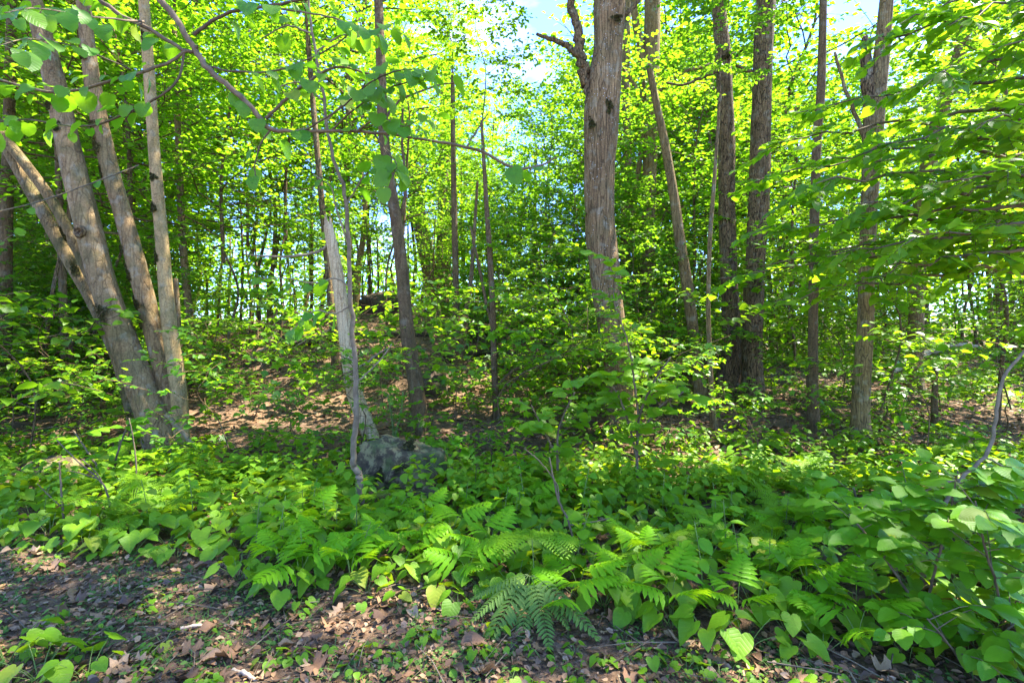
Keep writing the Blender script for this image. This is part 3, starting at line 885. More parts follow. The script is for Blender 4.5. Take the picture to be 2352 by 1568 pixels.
st3 = trace([(322, -110, 23)], CL_Y + .06)[0]; lim = trace([(250, -160, 30), (370, 0, 22)], 4.0)
mid3 = (st3 + lim[0]) / 2; mid3[2] += .25
obj('limb', branch_geo([st3, mid3, lim[0], lim[0] * .5 + lim[1] * .5], M_TWIG, CL_O, 8, 20, 3), CLUMP)   # joins the drooping branch to its stem
for k, (rows, Y, nl) in enumerate(BASS):
    dY_ = 0.0
    if Y < 3.95:            # side shoots leave the limb and come forward
        dY_ = 1.6 * (Y - 4.0); Y = 4.0
    elif Y > 5:
        Y = CL_Y; dY_ = -1.8
    limb_with_leaves(CLUMP, CL_O, rows, Y, M_TWIG, BASSES, .122 if dY_ > -1 else .10, 500 + k, 'drooping_branch' if k == 0 else 'branch', extra=int(nl * 1.5), start=.3, dY=dY_)

# ------------------------------------------------------------------ single trunks traced from the photograph
def gy(px, py):
    return on_ground(px, py).y
# the stout trunk with the broken limb
main_rows = [(1430, 985, 70), (1424, 900, 64), (1413, 800, 63), (1398, 700, 68), (1387, 600, 70), (1377, 500, 67), (1376, 400, 70), (1380, 300, 80), (1386, 200, 79), (1397, 100, 67), (1402, 0, 72), (1405, -120, 62), (1405, -260, 56)]
MY = gy(1430, 985)
MAIN, MO, _r = hero_tree('stout_tree', 'stout brown tree with a broken dead limb and pale lichen spots', 'tree', main_rows, MY, B_MAIN, 3, 9.5, 2, 1.5, 30, .045, .22, step=.05)
dl = trace([(1368, 262, 34), (1352, 205, 26), (1336, 140, 24), (1325, 75, 21), (1312, 0, 18), (1300, -70, 12)], MY - .05)
obj('dead_limb', branch_geo(dl, B_DARK, MO, 10, 40, 4), MAIN)
dl2 = trace([(1340, 140, 15), (1318, 118, 15), (1300, 104, 14), (1270, 92, 12), (1232, 78, 7)], MY - .1)
obj('dead_limb', branch_geo(dl2, B_DARK, MO, 8, 24, 5), MAIN)
obj('branch', branch_geo(trace([(1408, 66, 14), (1432, 38, 11), (1465, 5, 9), (1500, -40, 7)], MY), B_DARK, MO, 7, 16, 6), MAIN)
for (px, py, w, h, s) in ((1410, 66, .09, .07, 31), (1392, 262, .06, .14, 32), (1352, 300, .06, .1, 33)):
    p = at(px, py, MY) - Vector(MO) - Vector((0, .27, 0))
    obj('moss_patch', surface_patch(p, (0.1, -1, 0), (0, 0, 1), w, h, M_MOSS, s), MAIN)

heroes = [
    # name, label, rows, bark, seed, top, crown, scale, kind
    ('grey_tree', 'tall grey trunk that forks high, behind the stout lichen-spotted tree', [(1490, 880, 33), (1492, 780, 32), (1488, 640, 32), (1489, 520, 32), (1492, 400, 32), (1495, 300, 33), (1496, 200, 37), (1497, 100, 37), (1499, 0, 38), (1500, -90, 36)], B_GREY, 21, 12.0, 1, 1.0, 'canopy', 14.0),
    ('leaning_tree', 'slim trunk leaning left against the forked grey tree', [(1612, 935, 31), (1604, 860, 29), (1592, 760, 27), (1579, 660, 27), (1563, 560, 25), (1546, 440, 22), (1527, 330, 20), (1508, 240, 17), (1490, 150, 15)], B_GREY, 22, None, None, 1, 'canopy', None),
    ('slim_grey_tree', 'slim pale grey trunk between the stout tree and the forked tree', [(1436, 760, 24), (1436, 550, 23), (1439, 420, 21), (1441, 300, 20), (1437, 150, 19), (1441, 20, 18), (1446, -60, 17)], B_GREY, 23, 11.5, 0, .8, 'mid', 16.5),
    ('scaly_tree', 'dark scaly trunk with a moss band, left one of a close pair', [(1678, 905, 54), (1680, 800, 46), (1680, 760, 44), (1675, 650, 41), (1670, 500, 39), (1668, 300, 38), (1660, 120, 36), (1649, 0, 31), (1642, -100, 29)], B_DARK, 24, 10.5, 3, .9, 'canopy', None),
    ('rough_tree', 'rough brown trunk with a twin stem, right one of a close pair', [(1730, 925, 52), (1728, 800, 46), (1732, 700, 44), (1735, 600, 45), (1742, 480, 48), (1746, 350, 48), (1750, 200, 46), (1756, 60, 46), (1763, -60, 42)], B_DARK, 25, 10.0, 4, .9, 'canopy', None),
    ('slim_smooth_tree', 'slim smooth grey-brown trunk beside the moss-footed tree', [(1868, 992, 26), (1867, 850, 24), (1868, 700, 23), (1870, 520, 22), (1876, 330, 22), (1886, 200, 21), (1891, 0, 18), (1895, -90, 17)], B_BROWN, 26, 9.0, 1, .8, 'mid', None),
    ('moss_footed_tree', 'crooked grey tree with a dark mossy foot and a broken fork', [(1975, 1030, 48), (1976, 960, 43), (1979, 880, 42), (1988, 750, 39), (1991, 600, 37), (1998, 450, 40), (2003, 330, 48), (2012, 220, 48), (2026, 120, 38), (2036, 0, 33), (2044, -90, 30)], B_GREY, 27, 8.5, 0, .85, 'canopy', None),
    ('slanting_tree', 'thick grey tree slanting to the right behind the beech boughs', [(2100, 850, 38), (2108, 640, 38), (2122, 460, 38), (2142, 330, 37), (2180, 200, 34), (2215, 80, 31), (2240, -40, 28)], B_GREY, 28, 10.0, 2, .8, 'canopy', 11.5),
    ('far_edge_tree', 'brown trunk with a sunlit edge among the low undergrowth past the clump tree', [(8, 950, 38), (10, 830, 36), (12, 700, 34), (14, 560, 31), (16, 440, 30), (20, 300, 28), (24, 140, 26)], B_BROWN, 29, 8.5, 3, .75, 'canopy', None),
    ('brown_tree', 'slender crooked brown tree behind the bleached snag', [(962, 990, 38), (955, 880, 35), (939, 790, 34), (930, 700, 31), (921, 600, 29), (909, 500, 27), (893, 400, 25), (880, 290, 23), (875, 150, 23), (869, 0, 21), (864, -100, 19)], B_BROWN, 30, 8.5, 2, .85, 'mid', None),
    ('knoll_tree', 'brown trunk leaning left on the knoll', [(1003, 705, 40), (990, 640, 37), (972, 550, 35), (952, 430, 30), (935, 320, 26), (920, 200, 24)], B_BROWN, 31, 12.0, 3, .9, 'canopy', None),
    ('upright_knoll_tree', 'dark upright trunk on the knoll beside the leaning one', [(1018, 700, 38), (1019, 600, 36), (1022, 480, 33), (1023, 300, 27), (1025, 150, 24)], B_DARK, 32, 12.0, 4, .9, 'canopy', None),
    ('thin_tree', 'thin dark trunk just behind the clump tree stems', [(446, 870, 20), (436, 740, 19), (420, 560, 18), (412, 380, 16), (405, 200, 14), (400, 60, 12)], B_GREY, 33, 8.0, 1, .9, 'mid', None),
    ('thin_snag_side_tree', 'thin dark tree rising behind the broken top of the bleached snag', [(772, 845, 17), (760, 700, 16), (748, 560, 15), (735, 420, 14), (720, 250, 13), (708, 100, 12)], B_DARK, 34, 8.0, 0, .9, 'mid', None),
    ('forked_sapling_tree', 'thin sapling with a low fork on the sunny slope', [(1142, 960, 17), (1136, 860, 15), (1132, 720, 14), (1126, 600, 13), (1118, 480, 11), (1112, 380, 9)], B_BROWN, 35, 5.2, 0, .7, 'under', None),
    ('pole_tree', 'straight thin trunk rising from the middle of the slope', [(1052, 835, 17), (1048, 700, 15), (1044, 520, 14), (1041, 350, 12), (1040, 200, 10)], B_BROWN, 36, 7.5, 2, .9, 'mid', None),
    ('bent_pole_tree', 'short bent stem joined low down beside a straight thin trunk', [(1055, 842, 15), (1064, 780, 14), (1070, 720, 12), (1082, 640, 10), (1090, 520, 8)], B_BROWN, 37, 5.0, 1, .6, 'under', None),
    ('stub_tree', 'thin trunk with a broken neighbour stub left of the clump tree', [(160, 945, 26), (152, 830, 24), (146, 700, 20), (140, 560, 18), (134, 400, 15)], B_BROWN, 38, 7.0, 0, .8, 'mid', None),
    ('thin_right_tree', 'thin stem standing in the gap beside the scaly pair', [(1640, 985, 13), (1632, 860, 12), (1627, 720, 11), (1630, 560, 10), (1640, 420, 9)], B_GREY, 39, 5.4, 2, .7, 'under', None),
]
for (nm, lab, rows, bark, sd, top, cr, cs, kind, Yf) in heroes:
    Y = Yf or gy(rows[0][0], rows[0][1])
    rt, og, RR = hero_tree(nm, lab, 'tree', rows, Y, bark, sd, top, cr, cs, 24 if rows[0][2] > 30 else 14, .05 if rows[0][2] > 24 else 0.0, .38, kind=kind)
    if nm == 'grey_tree':
        obj('limb', branch_geo(trace([(1492, 215, 24), (1478, 150, 20), (1466, 80, 18), (1455, 0, 16), (1445, -80, 14)], Y), B_GREY, og, 8, 20, 1), rt)
        obj('limb', branch_geo(trace([(1486, 235, 12), (1462, 205, 10), (1440, 170, 8), (1425, 150, 5)], Y), B_GREY, og, 6, 12, 2), rt)
        obj('limb', branch_geo(trace([(1500, 230, 12), (1530, 190, 11), (1560, 170, 9), (1620, 150, 6), (1690, 120, 4)], Y), B_GREY, og, 6, 16, 3), rt)
        obj('limb', branch_geo(trace([(1446, 560, 14), (1462, 420, 13), (1474, 330, 11), (1482, 270, 9)], Y), B_GREY, og, 6, 12, 4), rt)
        obj('limb', branch_geo(trace([(1500, 200, 8), (1540, 202, 7), (1600, 195, 5), (1640, 180, 3)], Y - .2), B_BROWN, og, 6, 12, 7), rt)
    if nm == 'scaly_tree':
        obj('branch', branch_geo(trace([(1665, 160, 9), (1620, 175, 8), (1570, 195, 6), (1530, 190, 4)], Y - .1), B_BROWN, og, 6, 14, 5), rt)
        p = at(1664, 140, Y) - Vector(og) - Vector((0, .16, 0))
        obj('moss_patch', surface_patch(p, (0, -1, 0), (0, 0, 1), .16, .1, M_MOSS, 41), rt)
        obj('side_stub', trunk_geo(trace([(1652, 912, 20), (1652, 880, 19), (1653, 850, 15)], Y - .1), B_DARK, og, 10, .05, 51, .05, .2), rt)
    if nm == 'rough_tree':
        obj('twin_trunk', trunk_geo(trace([(1722, 925, 34), (1716, 780, 26), (1722, 600, 22), (1730, 520, 16)], Y + .12), B_DARK, og, 14, .08, 52, .05, .2), rt)
        obj('branch', branch_geo(trace([(1748, 175, 10), (1720, 165, 9), (1690, 150, 6)], Y - .1), B_DARK, og, 6, 10, 8), rt)
    if nm == 'moss_footed_tree':
        obj('broken_fork', branch_geo(trace([(2000, 260, 38), (1994, 170, 30), (1990, 110, 26), (1988, 85, 14)], Y), B_DARK, og, 10, 14, 9), rt)
        obj('limb', branch_geo(trace([(1992, 330, 12), (1968, 270, 11), (1940, 200, 9), (1918, 120, 7)], Y), B_GREY, og, 7, 14, 10), rt)
        for kk in range(5):
            p = at(1965 + 7 * kk, 1005 + 12 * (kk % 3), Y) - Vector(og) - Vector((0, .15, 0))
            obj('moss_patch', surface_patch(p, (0, -1, 0.1), (0, 0, 1), .07, .10, M_MOSS, 60 + kk), rt)
    if nm == 'brown_tree':
        obj('branch', branch_geo(trace([(880, 285, 7), (905, 245, 6), (930, 225, 5), (1010, 195, 4), (1050, 190, 3)], Y - .1), B_BROWN, og, 6, 16, 11), rt)
        obj('branch', branch_geo(trace([(915, 540, 8), (930, 430, 8), (925, 330, 6), (925, 250, 5)], Y + .1), B_BROWN, og, 6, 16, 12), rt)
    if nm == 'forked_sapling_tree':
        obj('branch', branch_geo(trace([(1133, 760, 9), (1115, 690, 8), (1098, 600, 7), (1080, 520, 5)], Y), B_BROWN, og, 6, 16, 13), rt)
        obj('branch', branch_geo(trace([(1138, 890, 8), (1180, 850, 7), (1215, 835, 6), (1235, 800, 4)], Y - .1), B_BROWN, og, 6, 16, 14), rt)

# ------------------------------------------------------------------ the bleached snag
def build_snag():
    Y = gy(850, 1005)
    rows = trace([(852, 1008, 38), (832, 950, 37), (813, 895, 36), (799, 810, 34), (786, 705, 31), (771, 605, 28), (758, 540, 25), (754, 518, 22)], Y)
    rows[0][2] = float(ground_z(rows[0][0], rows[0][1]))
    og = tuple(rows[0][:3])
    rt = thing('dead_snag', 'bleached barkless dead trunk with a splintered top, standing behind the boulder', 'snag', og)
    obj('trunk', trunk_geo(rows, B_SNAG, og, 18, .05, 71, .09, .03, .08), rt)
    top = rows[-1]
    r = np.random.RandomState(3)
    for k in range(7):
        a = k / 7 * 6.28; q = top[3] * .75
        b = np.array([top[0] + math.cos(a) * q * .7, top[1] + math.sin(a) * q * .7, top[2] - .06])
        e = b + np.array([-.01, 0, r.uniform(.1, .24)])
        obj('splinter', branch_geo([(*b, q * .5), (*((b + e) / 2), q * .38), (*e, .002)], B_SNAG, og, 5, 5, k), rt)
    obj('dead_branch', branch_geo(trace([(760, 555, 9), (742, 572, 8), (700, 585, 7), (640, 590, 6), (560, 584, 3)], Y), M_GREYTWIG, og, 6, 22, 4), rt)
    obj('dead_branch', branch_geo(trace([(812, 850, 7), (840, 835, 6), (865, 815, 5), (890, 800, 3)], Y - .1), M_GREYTWIG, og, 6, 12, 5), rt)
build_snag()

# ------------------------------------------------------------------ grey sapling in front of the boulder
def build_front_sapling():
    rows_px = [(829, 1172, 16), (828, 1110, 15), (826, 1092, 16), (813, 1070, 15), (812, 1030, 14), (818, 950, 13), (815, 830, 12), (806, 700, 11), (801, 560, 10), (792, 450, 9), (760, 340, 8), (735, 180, 7), (715, 60, 6), (700, -60, 5)]
    Y = gy(829, 1172)
    rows = trace(rows_px, Y); rows[0][2] = float(ground_z(rows[0][0], rows[0][1]))
    og = tuple(rows[0][:3])
    rt = thing('grey_sapling', 'thin grey sapling with a crooked foot, standing in front of the boulder', 'sapling', og)
    obj('stem', branch_geo(rows, M_GREYTWIG, og, 9, 70, 2), rt)
    for k, (rw, nl) in enumerate([
            ([(806, 660, 5), (770, 640, 4), (720, 650, 4), (660, 640, 3), (600, 640, 2)], 9), ([(808, 700, 5), (770, 720, 4), (720, 715, 3), (670, 760, 2)], 9),
            ([(800, 560, 5), (770, 470, 4), (760, 430, 3), (720, 400, 2)], 6), ([(795, 470, 5), (820, 430, 4), (840, 400, 3), (870, 390, 2)], 5),
            ([(816, 880, 5), (840, 860, 4), (872, 828, 3), (900, 790, 2)], 0), ([(740, 230, 5), (690, 190, 4), (640, 200, 3)], 6), ([(748, 280, 5), (800, 230, 4), (850, 235, 3)], 7),
            ([(725, 120, 5), (790, 80, 4), (850, 90, 3)], 7), ([(718, 80, 5), (660, 60, 4), (600, 90, 3)], 7)]):
        limb_with_leaves(rt, og, rw, Y, M_GREYTWIG, BASSES, .125, 560 + k, 'branch', extra=nl, start=.25)
build_front_sapling()

# ------------------------------------------------------------------ background trees and understory
HOLES = [(1095, 1295, 290), (1900, 2050, 320)]          # gaps where open sky shows: px range, lower edge
def hits_hole(x, y, rad, ztop):
    if y < 1: return False
    c = 1176 + x / y * F; w = rad / y * F
    e = 784 - (ztop - CAM_H) / y * F
    for a, b, low in HOLES:
        if c + w * .75 > a and c - w * .75 < b and e < low:
            return True
    return False

def zone(x, y):
    """where in the wood a stock tree stands, told by what it stands beside"""
    if y > 30: return 'deep in the wood beyond the knoll'
    p = 1176 + x / y * F
    if p < 330: return 'beyond the clump tree on its outer side'
    if p < 740: return 'between the clump tree and the dead snag'
    if p < 1010: return 'on the knoll behind the dead snag'
    if p < 1360: return 'past the logs left of the stout tree'
    if p < 1660: return 'behind the stout tree and the forked grey tree'
    if p < 1860: return 'behind the scaly pair'
    return 'behind the boughs of the beech'
TRUNKS = []
for k in range(6):
    rr = np.random.RandomState(k)
    H = 7.0
    R = np.array([(0, 0, 0, .15), (rr.normal(0, .12), rr.normal(0, .12), H * .3, .125), (rr.normal(0, .25), rr.normal(0, .25), H * .65, .108), (rr.normal(0, .3), rr.normal(0, .3), H, .09)])
    TRUNKS.append((trunk_geo(R, (B_GREY, B_DARK, B_BROWN)[k % 3], (0, 0, 0), 12, .15, 200 + k, .05, .4), R[-1][:3]))
POLES = []
for k in range(5):
    rr = np.random.RandomState(40 + k)
    H = 3.2
    R = np.array([(0, 0, 0, .042), (rr.normal(0, .12), rr.normal(0, .12), H * .35, .036), (rr.normal(0, .2), rr.normal(0, .2), H * .7, .030), (rr.normal(0, .2), rr.normal(0, .2), H, .025)])
    POLES.append((trunk_geo(R, B_BROWN if k % 2 else B_DARK, (0, 0, 0), 8, .2, 0, 0, .3), R[-1][:3]))

def stock_tree(name, label, group, x, y, trunk, crown, s, rot, cs=1.0):
    z = float(ground_z(x, y))
    rt = thing(name, label, 'tree' if trunk in TRUNKS else 'sapling', (x, y, z - .03), rot, s, group)
    obj('trunk', trunk[0], rt)
    M = Matrix.Translation(trunk[1]) @ Matrix.Scale(cs, 4)
    obj('limbs', crown[0], rt, M=M)
    obj('crown', crown[1], rt, M=M)
    return rt

def in_view(x, y, m=2.0):
    return abs(x) < y * 1.02 + m

def place(n, y0, y1, mind, test, seed, tries=60):
    r = np.random.RandomState(seed); pts = []
    for _ in range(n * tries):
        if len(pts) >= n: break
        y = math.sqrt(r.uniform(y0 * y0, y1 * y1)); x = r.uniform(-1.02 * y - 2.5, 1.02 * y + 2.5)
        if any((x - a) ** 2 + (y - b) ** 2 < mind * mind for a, b in pts): continue
        if test(x, y, r): pts.append((x, y))
    return pts

FEET = [(1680, 12.5), (1735, 12.5), (1868, 8.4), (1978, 7.2), (1612, 12), (958, 8.3), (1428, 9.0), (1400, 9.0), (1460, 9.0), (385, 7), (830, 8.2), (1142, 9.5), (1052, 12.5)]
def open_floor(x, y, r, keep=.2):
    if any(abs(1176 + x / y * F - fx) < 34 + 330 / y and y < fy for fx, fy in FEET) and r.uniform() > .25 and keep < .9: return False
    if x / y * F + 1176 > 1950 and y < 12 and r.uniform() < .85: return False
    p = at(0, 0, 1); px = 1176 + x / y * F; py = 784 - (float(ground_z(x, y)) - CAM_H) / y * F
    return r.uniform() < keep if (430 < px < 1010 and 640 < py < 1020) or (1040 < px < 1330 and 800 < py < 960) or (1560 < px < 2060 and 850 < py < 1010) or (2040 < px < 2400 and 785 < py < 985) else True
# big forest trees behind
for k, (x, y) in enumerate(place(38, 21, 46, 2.8, lambda x, y, r: not hits_hole(x, y, 3.2, 14) and not shades(x, y, 7, 15, 3.2), 11)):
    r = np.random.RandomState(k)
    stock_tree('forest_tree', 'tall straight leafy-topped tree ' + zone(x, y), 'tall trees standing back in the wood ' + zone(x, y), x, y, TRUNKS[k % 6], CANOPY[k % 5], r.uniform(.85, 1.2), r.uniform(0, 6.28))
# slimmer middle layer
for k, (x, y) in enumerate(place(36, 16, 36, 2.0, lambda x, y, r: not hits_hole(x, y, 2.2, 8.5) and not shades(x, y, 3.5, 8.5, 2.3), 12)):
    r = np.random.RandomState(100 + k)
    stock_tree('slender_tree', 'slender young tree with bright leafy layers ' + zone(x, y), 'slender young trees in the wood ' + zone(x, y), x, y, POLES[k % 5], MIDC[k % 4], r.uniform(.9, 1.35), r.uniform(0, 6.28))
# slim trees whose leaves only start high up: bare stems below, fine foliage above
for k, (x, y) in enumerate(place(34, 12.5, 30, 1.7, lambda x, y, r: not hits_hole(x, y, 2.6, 15) and not shades(x, y, 6, 14, 2.6, .7), 19)):
    r = np.random.RandomState(1500 + k)
    stock_tree('slim_tall_tree', 'slim bare-stemmed tree with high fine foliage ' + zone(x, y), 'slim tall trees ' + zone(x, y), x, y, POLES[(k + 1) % 5], MIDC[(k + 2) % 4], r.uniform(1.6, 2.0), r.uniform(0, 6.28))
# understory maples
for k, (x, y) in enumerate(place(84, 10, 30, 1.2, lambda x, y, r: not hits_hole(x, y, 1.2, 5.2) and not shades(x, y, 1, 5.5, 1.6) and open_floor(x, y, r, .1), 13)):
    r = np.random.RandomState(300 + k)
    s = r.uniform(.7, 1.15)
    z = float(ground_z(x, y))
    rt = thing('understory_maple', 'thin-stemmed maple with flat tiers of leaves ' + zone(x, y), 'sapling', (x, y, z - .03), r.uniform(0, 6.28), s, 'understory maples ' + zone(x, y))
    pole = POLES[k % 5]
    obj('trunk', pole[0], rt, M=Matrix.Diagonal((.55, .55, .42, 1)))
    M = Matrix.Translation((pole[1][0] * .55, pole[1][1] * .55, pole[1][2] * .42))
    obj('limbs', UNDER[k % 6][0], rt, M=M); obj('crown', UNDER[k % 6][1], rt, M=M)
# leafy small trees standing among the first trunks
for k, (px, Y, s_, kind) in enumerate(((520, 10.6, .85, 0), (640, 12.5, .9, 0), (890, 13.5, .9, 0), (1370, 13.5, .9, 0), (1600, 13.5, .9, 0), (1820, 12.0, .8, 0), (2290, 8.6, .9, 0),
                                        (230, 9.5, 1.0, 0), (90, 8.6, 1.0, 0), (330, 11.5, 1.0, 0), (-40, 10.5, 1.1, 0), (2400, 11.0, 1.1, 0), (2020, 15.5, 1.1, 0))):
    x = (px - 1176) / F * Y
    stock_tree('leafy_small_tree', 'small tree with airy bright foliage ' + zone(x, Y), 'airy small trees ' + zone(x, Y), x, Y, POLES[(k + 2) % 5], MIDC[(k + 1) % 4], s_, k * 1.3)
for k, (x, y) in enumerate(place(30, 7.6, 14.5, 1.1, lambda x, y, r: not shades(x, y, 1, 4.5, 1.3, .5) and open_floor(x, y, r, .1) and not (abs(1176 + x / y * F - 380) < 170 and y < 9.5), 17)):
    r = np.random.RandomState(1300 + k)
    rt = thing('tiered_sapling', 'head-high sapling with tiered leaves ' + zone(x, y).replace('behind', 'before').replace('beyond', 'before'), 'sapling', (x, y, float(ground_z(x, y)) - .03), r.uniform(0, 6.28), r.uniform(.5, .85), 'head-high saplings ' + zone(x, y))
    pole = POLES[k % 5]
    obj('trunk', pole[0], rt, M=Matrix.Diagonal((.5, .5, .3, 1)))
    M = Matrix.Translation((pole[1][0] * .5, pole[1][1] * .5, pole[1][2] * .3))
    obj('limbs', UNDER[(k + 3) % 6][0], rt, M=M); obj('crown', UNDER[(k + 3) % 6][1], rt, M=M)
# knee- to shoulder-high saplings
def sap_ok(x, y, r):
    if not open_floor(x, y, r, .06): return False
    p = 1176 + x / y * F
    return not (1040 < p < 1320 and y < 9) or r.uniform() < .35
for k, (x, y) in enumerate(place(170, 6.2, 19, .5, sap_ok, 14)):
    r = np.random.RandomState(600 + k)
    rt = thing('young_sapling', 'low young sapling with spread leaves ' + zone(x, y), 'sapling', (x, y, float(ground_z(x, y)) - .02), r.uniform(0, 6.28), r.uniform(.5, 1.15), 'low saplings ' + zone(x, y))
    lg = SAPL[k % 6]
    obj('stem', lg[0], rt, M=Matrix.Translation((0, 0, .12))); obj('crown', lg[1], rt, M=Matrix.Translation((0, 0, .12)))

# waist- to head-high saplings between the bed and the first trunks
for k, (x, y) in enumerate(place(46, 6.3, 11.5, .8, lambda x, y, r: not (abs(x - bp.x) < .8 and y < 7.4) and not (y < 7.6 and abs(1176 + x / y * F - 400) < 150) and open_floor(x, y, r), 15)):
    r = np.random.RandomState(900 + k)
    rt = thing('leafy_sapling', 'waist-high sapling with broad spread leaves ' + zone(x, y).replace('behind', 'before').replace('beyond', 'before'), 'sapling', (x, y, float(ground_z(x, y)) - .02), r.uniform(0, 6.28), r.uniform(.9, 1.5), 'waist-high saplings ' + zone(x, y))
    lg = SAPL[k % 6]
    obj('stem', lg[0], rt, M=Matrix.Translation((0, 0, .1))); obj('crown', lg[1], rt, M=Matrix.Translation((0, 0, .1)))

# the far wood reads as one leafy mass
def far_wood():
    r = np.random.RandomState(21)
    n = 66000
    ang = r.uniform(-.98, .98, n); d = r.uniform(40, 62, n)
    x = np.sin(ang) * d * 1.1; y = np.cos(ang) * d
    cell = np.sin(ang * 41) * .5 + np.sin(ang * 17 + 2) * .6 + np.sin(ang * 73) * .3
    top = 10.0 + 2.2 * cell
    z = ground_z(x, y) + .3 + (top - .3) * r.uniform(0, 1, n) ** 1.35
    P = np.stack([x, y, z], -1)
    mb = MB()
    V, Fs = scatter_leaves(T6, P, r.normal(0, 1, (n, 3)) * np.array([1, 1, .4]), np.array([0, 0, 1.0]) + r.normal(0, .5, (n, 3)), r.uniform(.25, .55, n))
    mb.add(V, Fs, M_CANOPY)
    for k in range(230):
        a = r.uniform(-.95, .95); dd = r.uniform(26, 60); X = math.sin(a) * dd * 1.1; Yy = math.cos(a) * dd
        z0 = float(ground_z(X, Yy)); h = r.uniform(6, 10); q = r.uniform(.05, .16)
        V, Fs = tube(np.array([(X, Yy, z0 - .2), (X + r.normal(0, .3), Yy, z0 + h / 2), (X + r.normal(0, .5), Yy, z0 + h)]), np.array([q, q * .8, q * .5]), 5)
        mb.add(V, Fs, B_BROWN)
    o = stuff(obj('distant_woodland', mb))
    tag(o, 'mass of bright distant woodland closing the view', 'woodland')
far_wood()

# ------------------------------------------------------------------ rocks, logs, stumps
def rock_geo(seed, sx, sy, sz, n=34, rough=.22, mat=None):
    r = np.random.RandomState(seed)
    th = np.linspace(0, 2 * np.pi, n, endpoint=False); ph = np.linspace(0.02, np.pi - .02, n // 2)
    planes = unit(r.normal(0, 1, (9, 3)) + np.array([0, 0, .2])); offs = r.uniform(.62, .9, 9)
    V = []
    for p in ph:
        for t in th:
            d = np.array([math.sin(p) * math.cos(t), math.sin(p) * math.sin(t), math.cos(p)])
            k = 1.0
            for pl, of in zip(planes, offs):
                c = d @ pl
                if c > .05: k = min(k, of / c)
            k *= 1 + rough * .5 * mnoise.noise(Vector(d * 2.1) + Vector((seed, 0, 0))) + rough * .28 * mnoise.noise(Vector(d * 6) + Vector((0, seed, 0))) + rough * .12 * mnoise.noise(Vector(d * 15))
            V.append(d * k * np.array([sx, sy, sz]))
    m = len(ph); i = np.arange(m - 1)[:, None] * n; j = np.arange(n)[None]; j2 = (j + 1) % n
    Q = np.stack([i + j, i + n + j, i + n + j2, i + j2], -1).reshape(-1, 4)
    return Geo(V, [Q], mat or M_ROCK, True, 'rock')

g = rock_geo(5, .48, .40, .47, 90, .30)
g.V[:, 2] += .02
o = obj('boulder', g, loc=(bp.x + .0, bp.y + .38, float(ground_z(bp.x, bp.y)) + .08)); o.rotation_euler = (0, 0, .5)
tag(o, 'grey lichen-blotched boulder half sunk among the ferns', 'boulder')
for k, (a, b_, c) in enumerate(((-.12, -.33, .16), (.2, -.3, .08), (-.3, -.22, .05), (.02, -.2, .33))):
    obj('moss_patch', surface_patch((a, b_, c), (a, b_ * 1.2, c + .2), (0, .5, 1), .10, .07, M_MOSS, 90 + k, .35), o)
for (px, py, s, sd, lab) in ((985, 1150, .19, 6, 'small dark rock low beside the lichen boulder'), (120, 1090, .3, 7, 'grey stone hidden under the leaves by the foot of the clump tree'),
                             (690, 1175, .15, 8, 'little grey stone among ferns in front of the boulder'), (2165, 1110, .12, 9, 'pale sunlit stone under the grey arching branch')):
    p = on_ground(px, py)
    o = obj('stone', rock_geo(sd, s, s * .8, s * .6, 26), loc=(p.x, p.y, p.z + s * .12)); tag(o, lab, 'stone')
for (px, py, sx, sz, sd, lab) in ((880, 715, .9, .55, 11, 'mossy dark boulder on top of the knoll'), (1000, 905, .32, .42, 12, 'dark mossy stump-like rock on the slope behind the brown tree'), (2080, 770, .8, .45, 13, 'mossy rock behind the moss-footed tree')):
    p = on_ground(px, py)
    o = obj('mossy_rock', rock_geo(sd, sx, sx * .8, sz, 30, mat=M_LOG), loc=(p.x, p.y, p.z + sz * .2)); tag(o, lab, 'rock')

def log(name, label, a, b, r0, r1, mat, lift=.6, cat='log', sag=0.0, seed=0, ns=12, branches=0):
    p, q = on_ground(*a), on_ground(*b)
    rows = []
    for k in range(6):
        t = k / 5; v = p.lerp(q, t); rr = r0 + (r1 - r0) * t
        z = float(ground_z(v.x, v.y)) + rr * lift + sag * math.sin(math.pi * t)
        rows.append((v.x, v.y, z, rr))
    og = tuple(p)
    rt = thing(name, label, cat, og)
    obj('stem', branch_geo(rows, mat, og, ns, 24, seed), rt)
    r = np.random.RandomState(seed)
    for k in range(branches):
        t = r.uniform(.3, .95); v = np.array(rows[int(t * 5)][:3]); d = np.array([r.normal(0, .5), r.normal(0, .3), r.uniform(.2, 1)]) * r.uniform(.3, .8)
        obj('branch', branch_geo([(*v, r1 * .6), (*(v + d * .5 + r.normal(0, .05, 3)), r1 * .4), (*(v + d), .003)], mat, og, 5, 10, seed + k), rt)
    return rt
log('fallen_log', 'dark rotting log lying across the top of the slope', (680, 792), (985, 772), .13, .10, M_LOG, seed=1)
log('fallen_log', 'dark mossy log with a sunlit end lying below the knoll', (1060, 780), (1240, 770), .13, .11, M_LOG, seed=2)
log('fallen_log', 'short dark log propped on the sunny slope', (1020, 835), (1130, 812), .10, .06, M_LOG, .8, seed=3)
log('fallen_log', 'pale sunlit fallen trunk beyond the moss-footed tree', (2040, 865), (2250, 800), .11, .09, M_PALE, 1.2, sag=.25, seed=4)
log('fallen_log', 'thin dark log lying behind the scaly pair', (1180, 722), (1330, 745), .12, .10, M_LOG, seed=5)
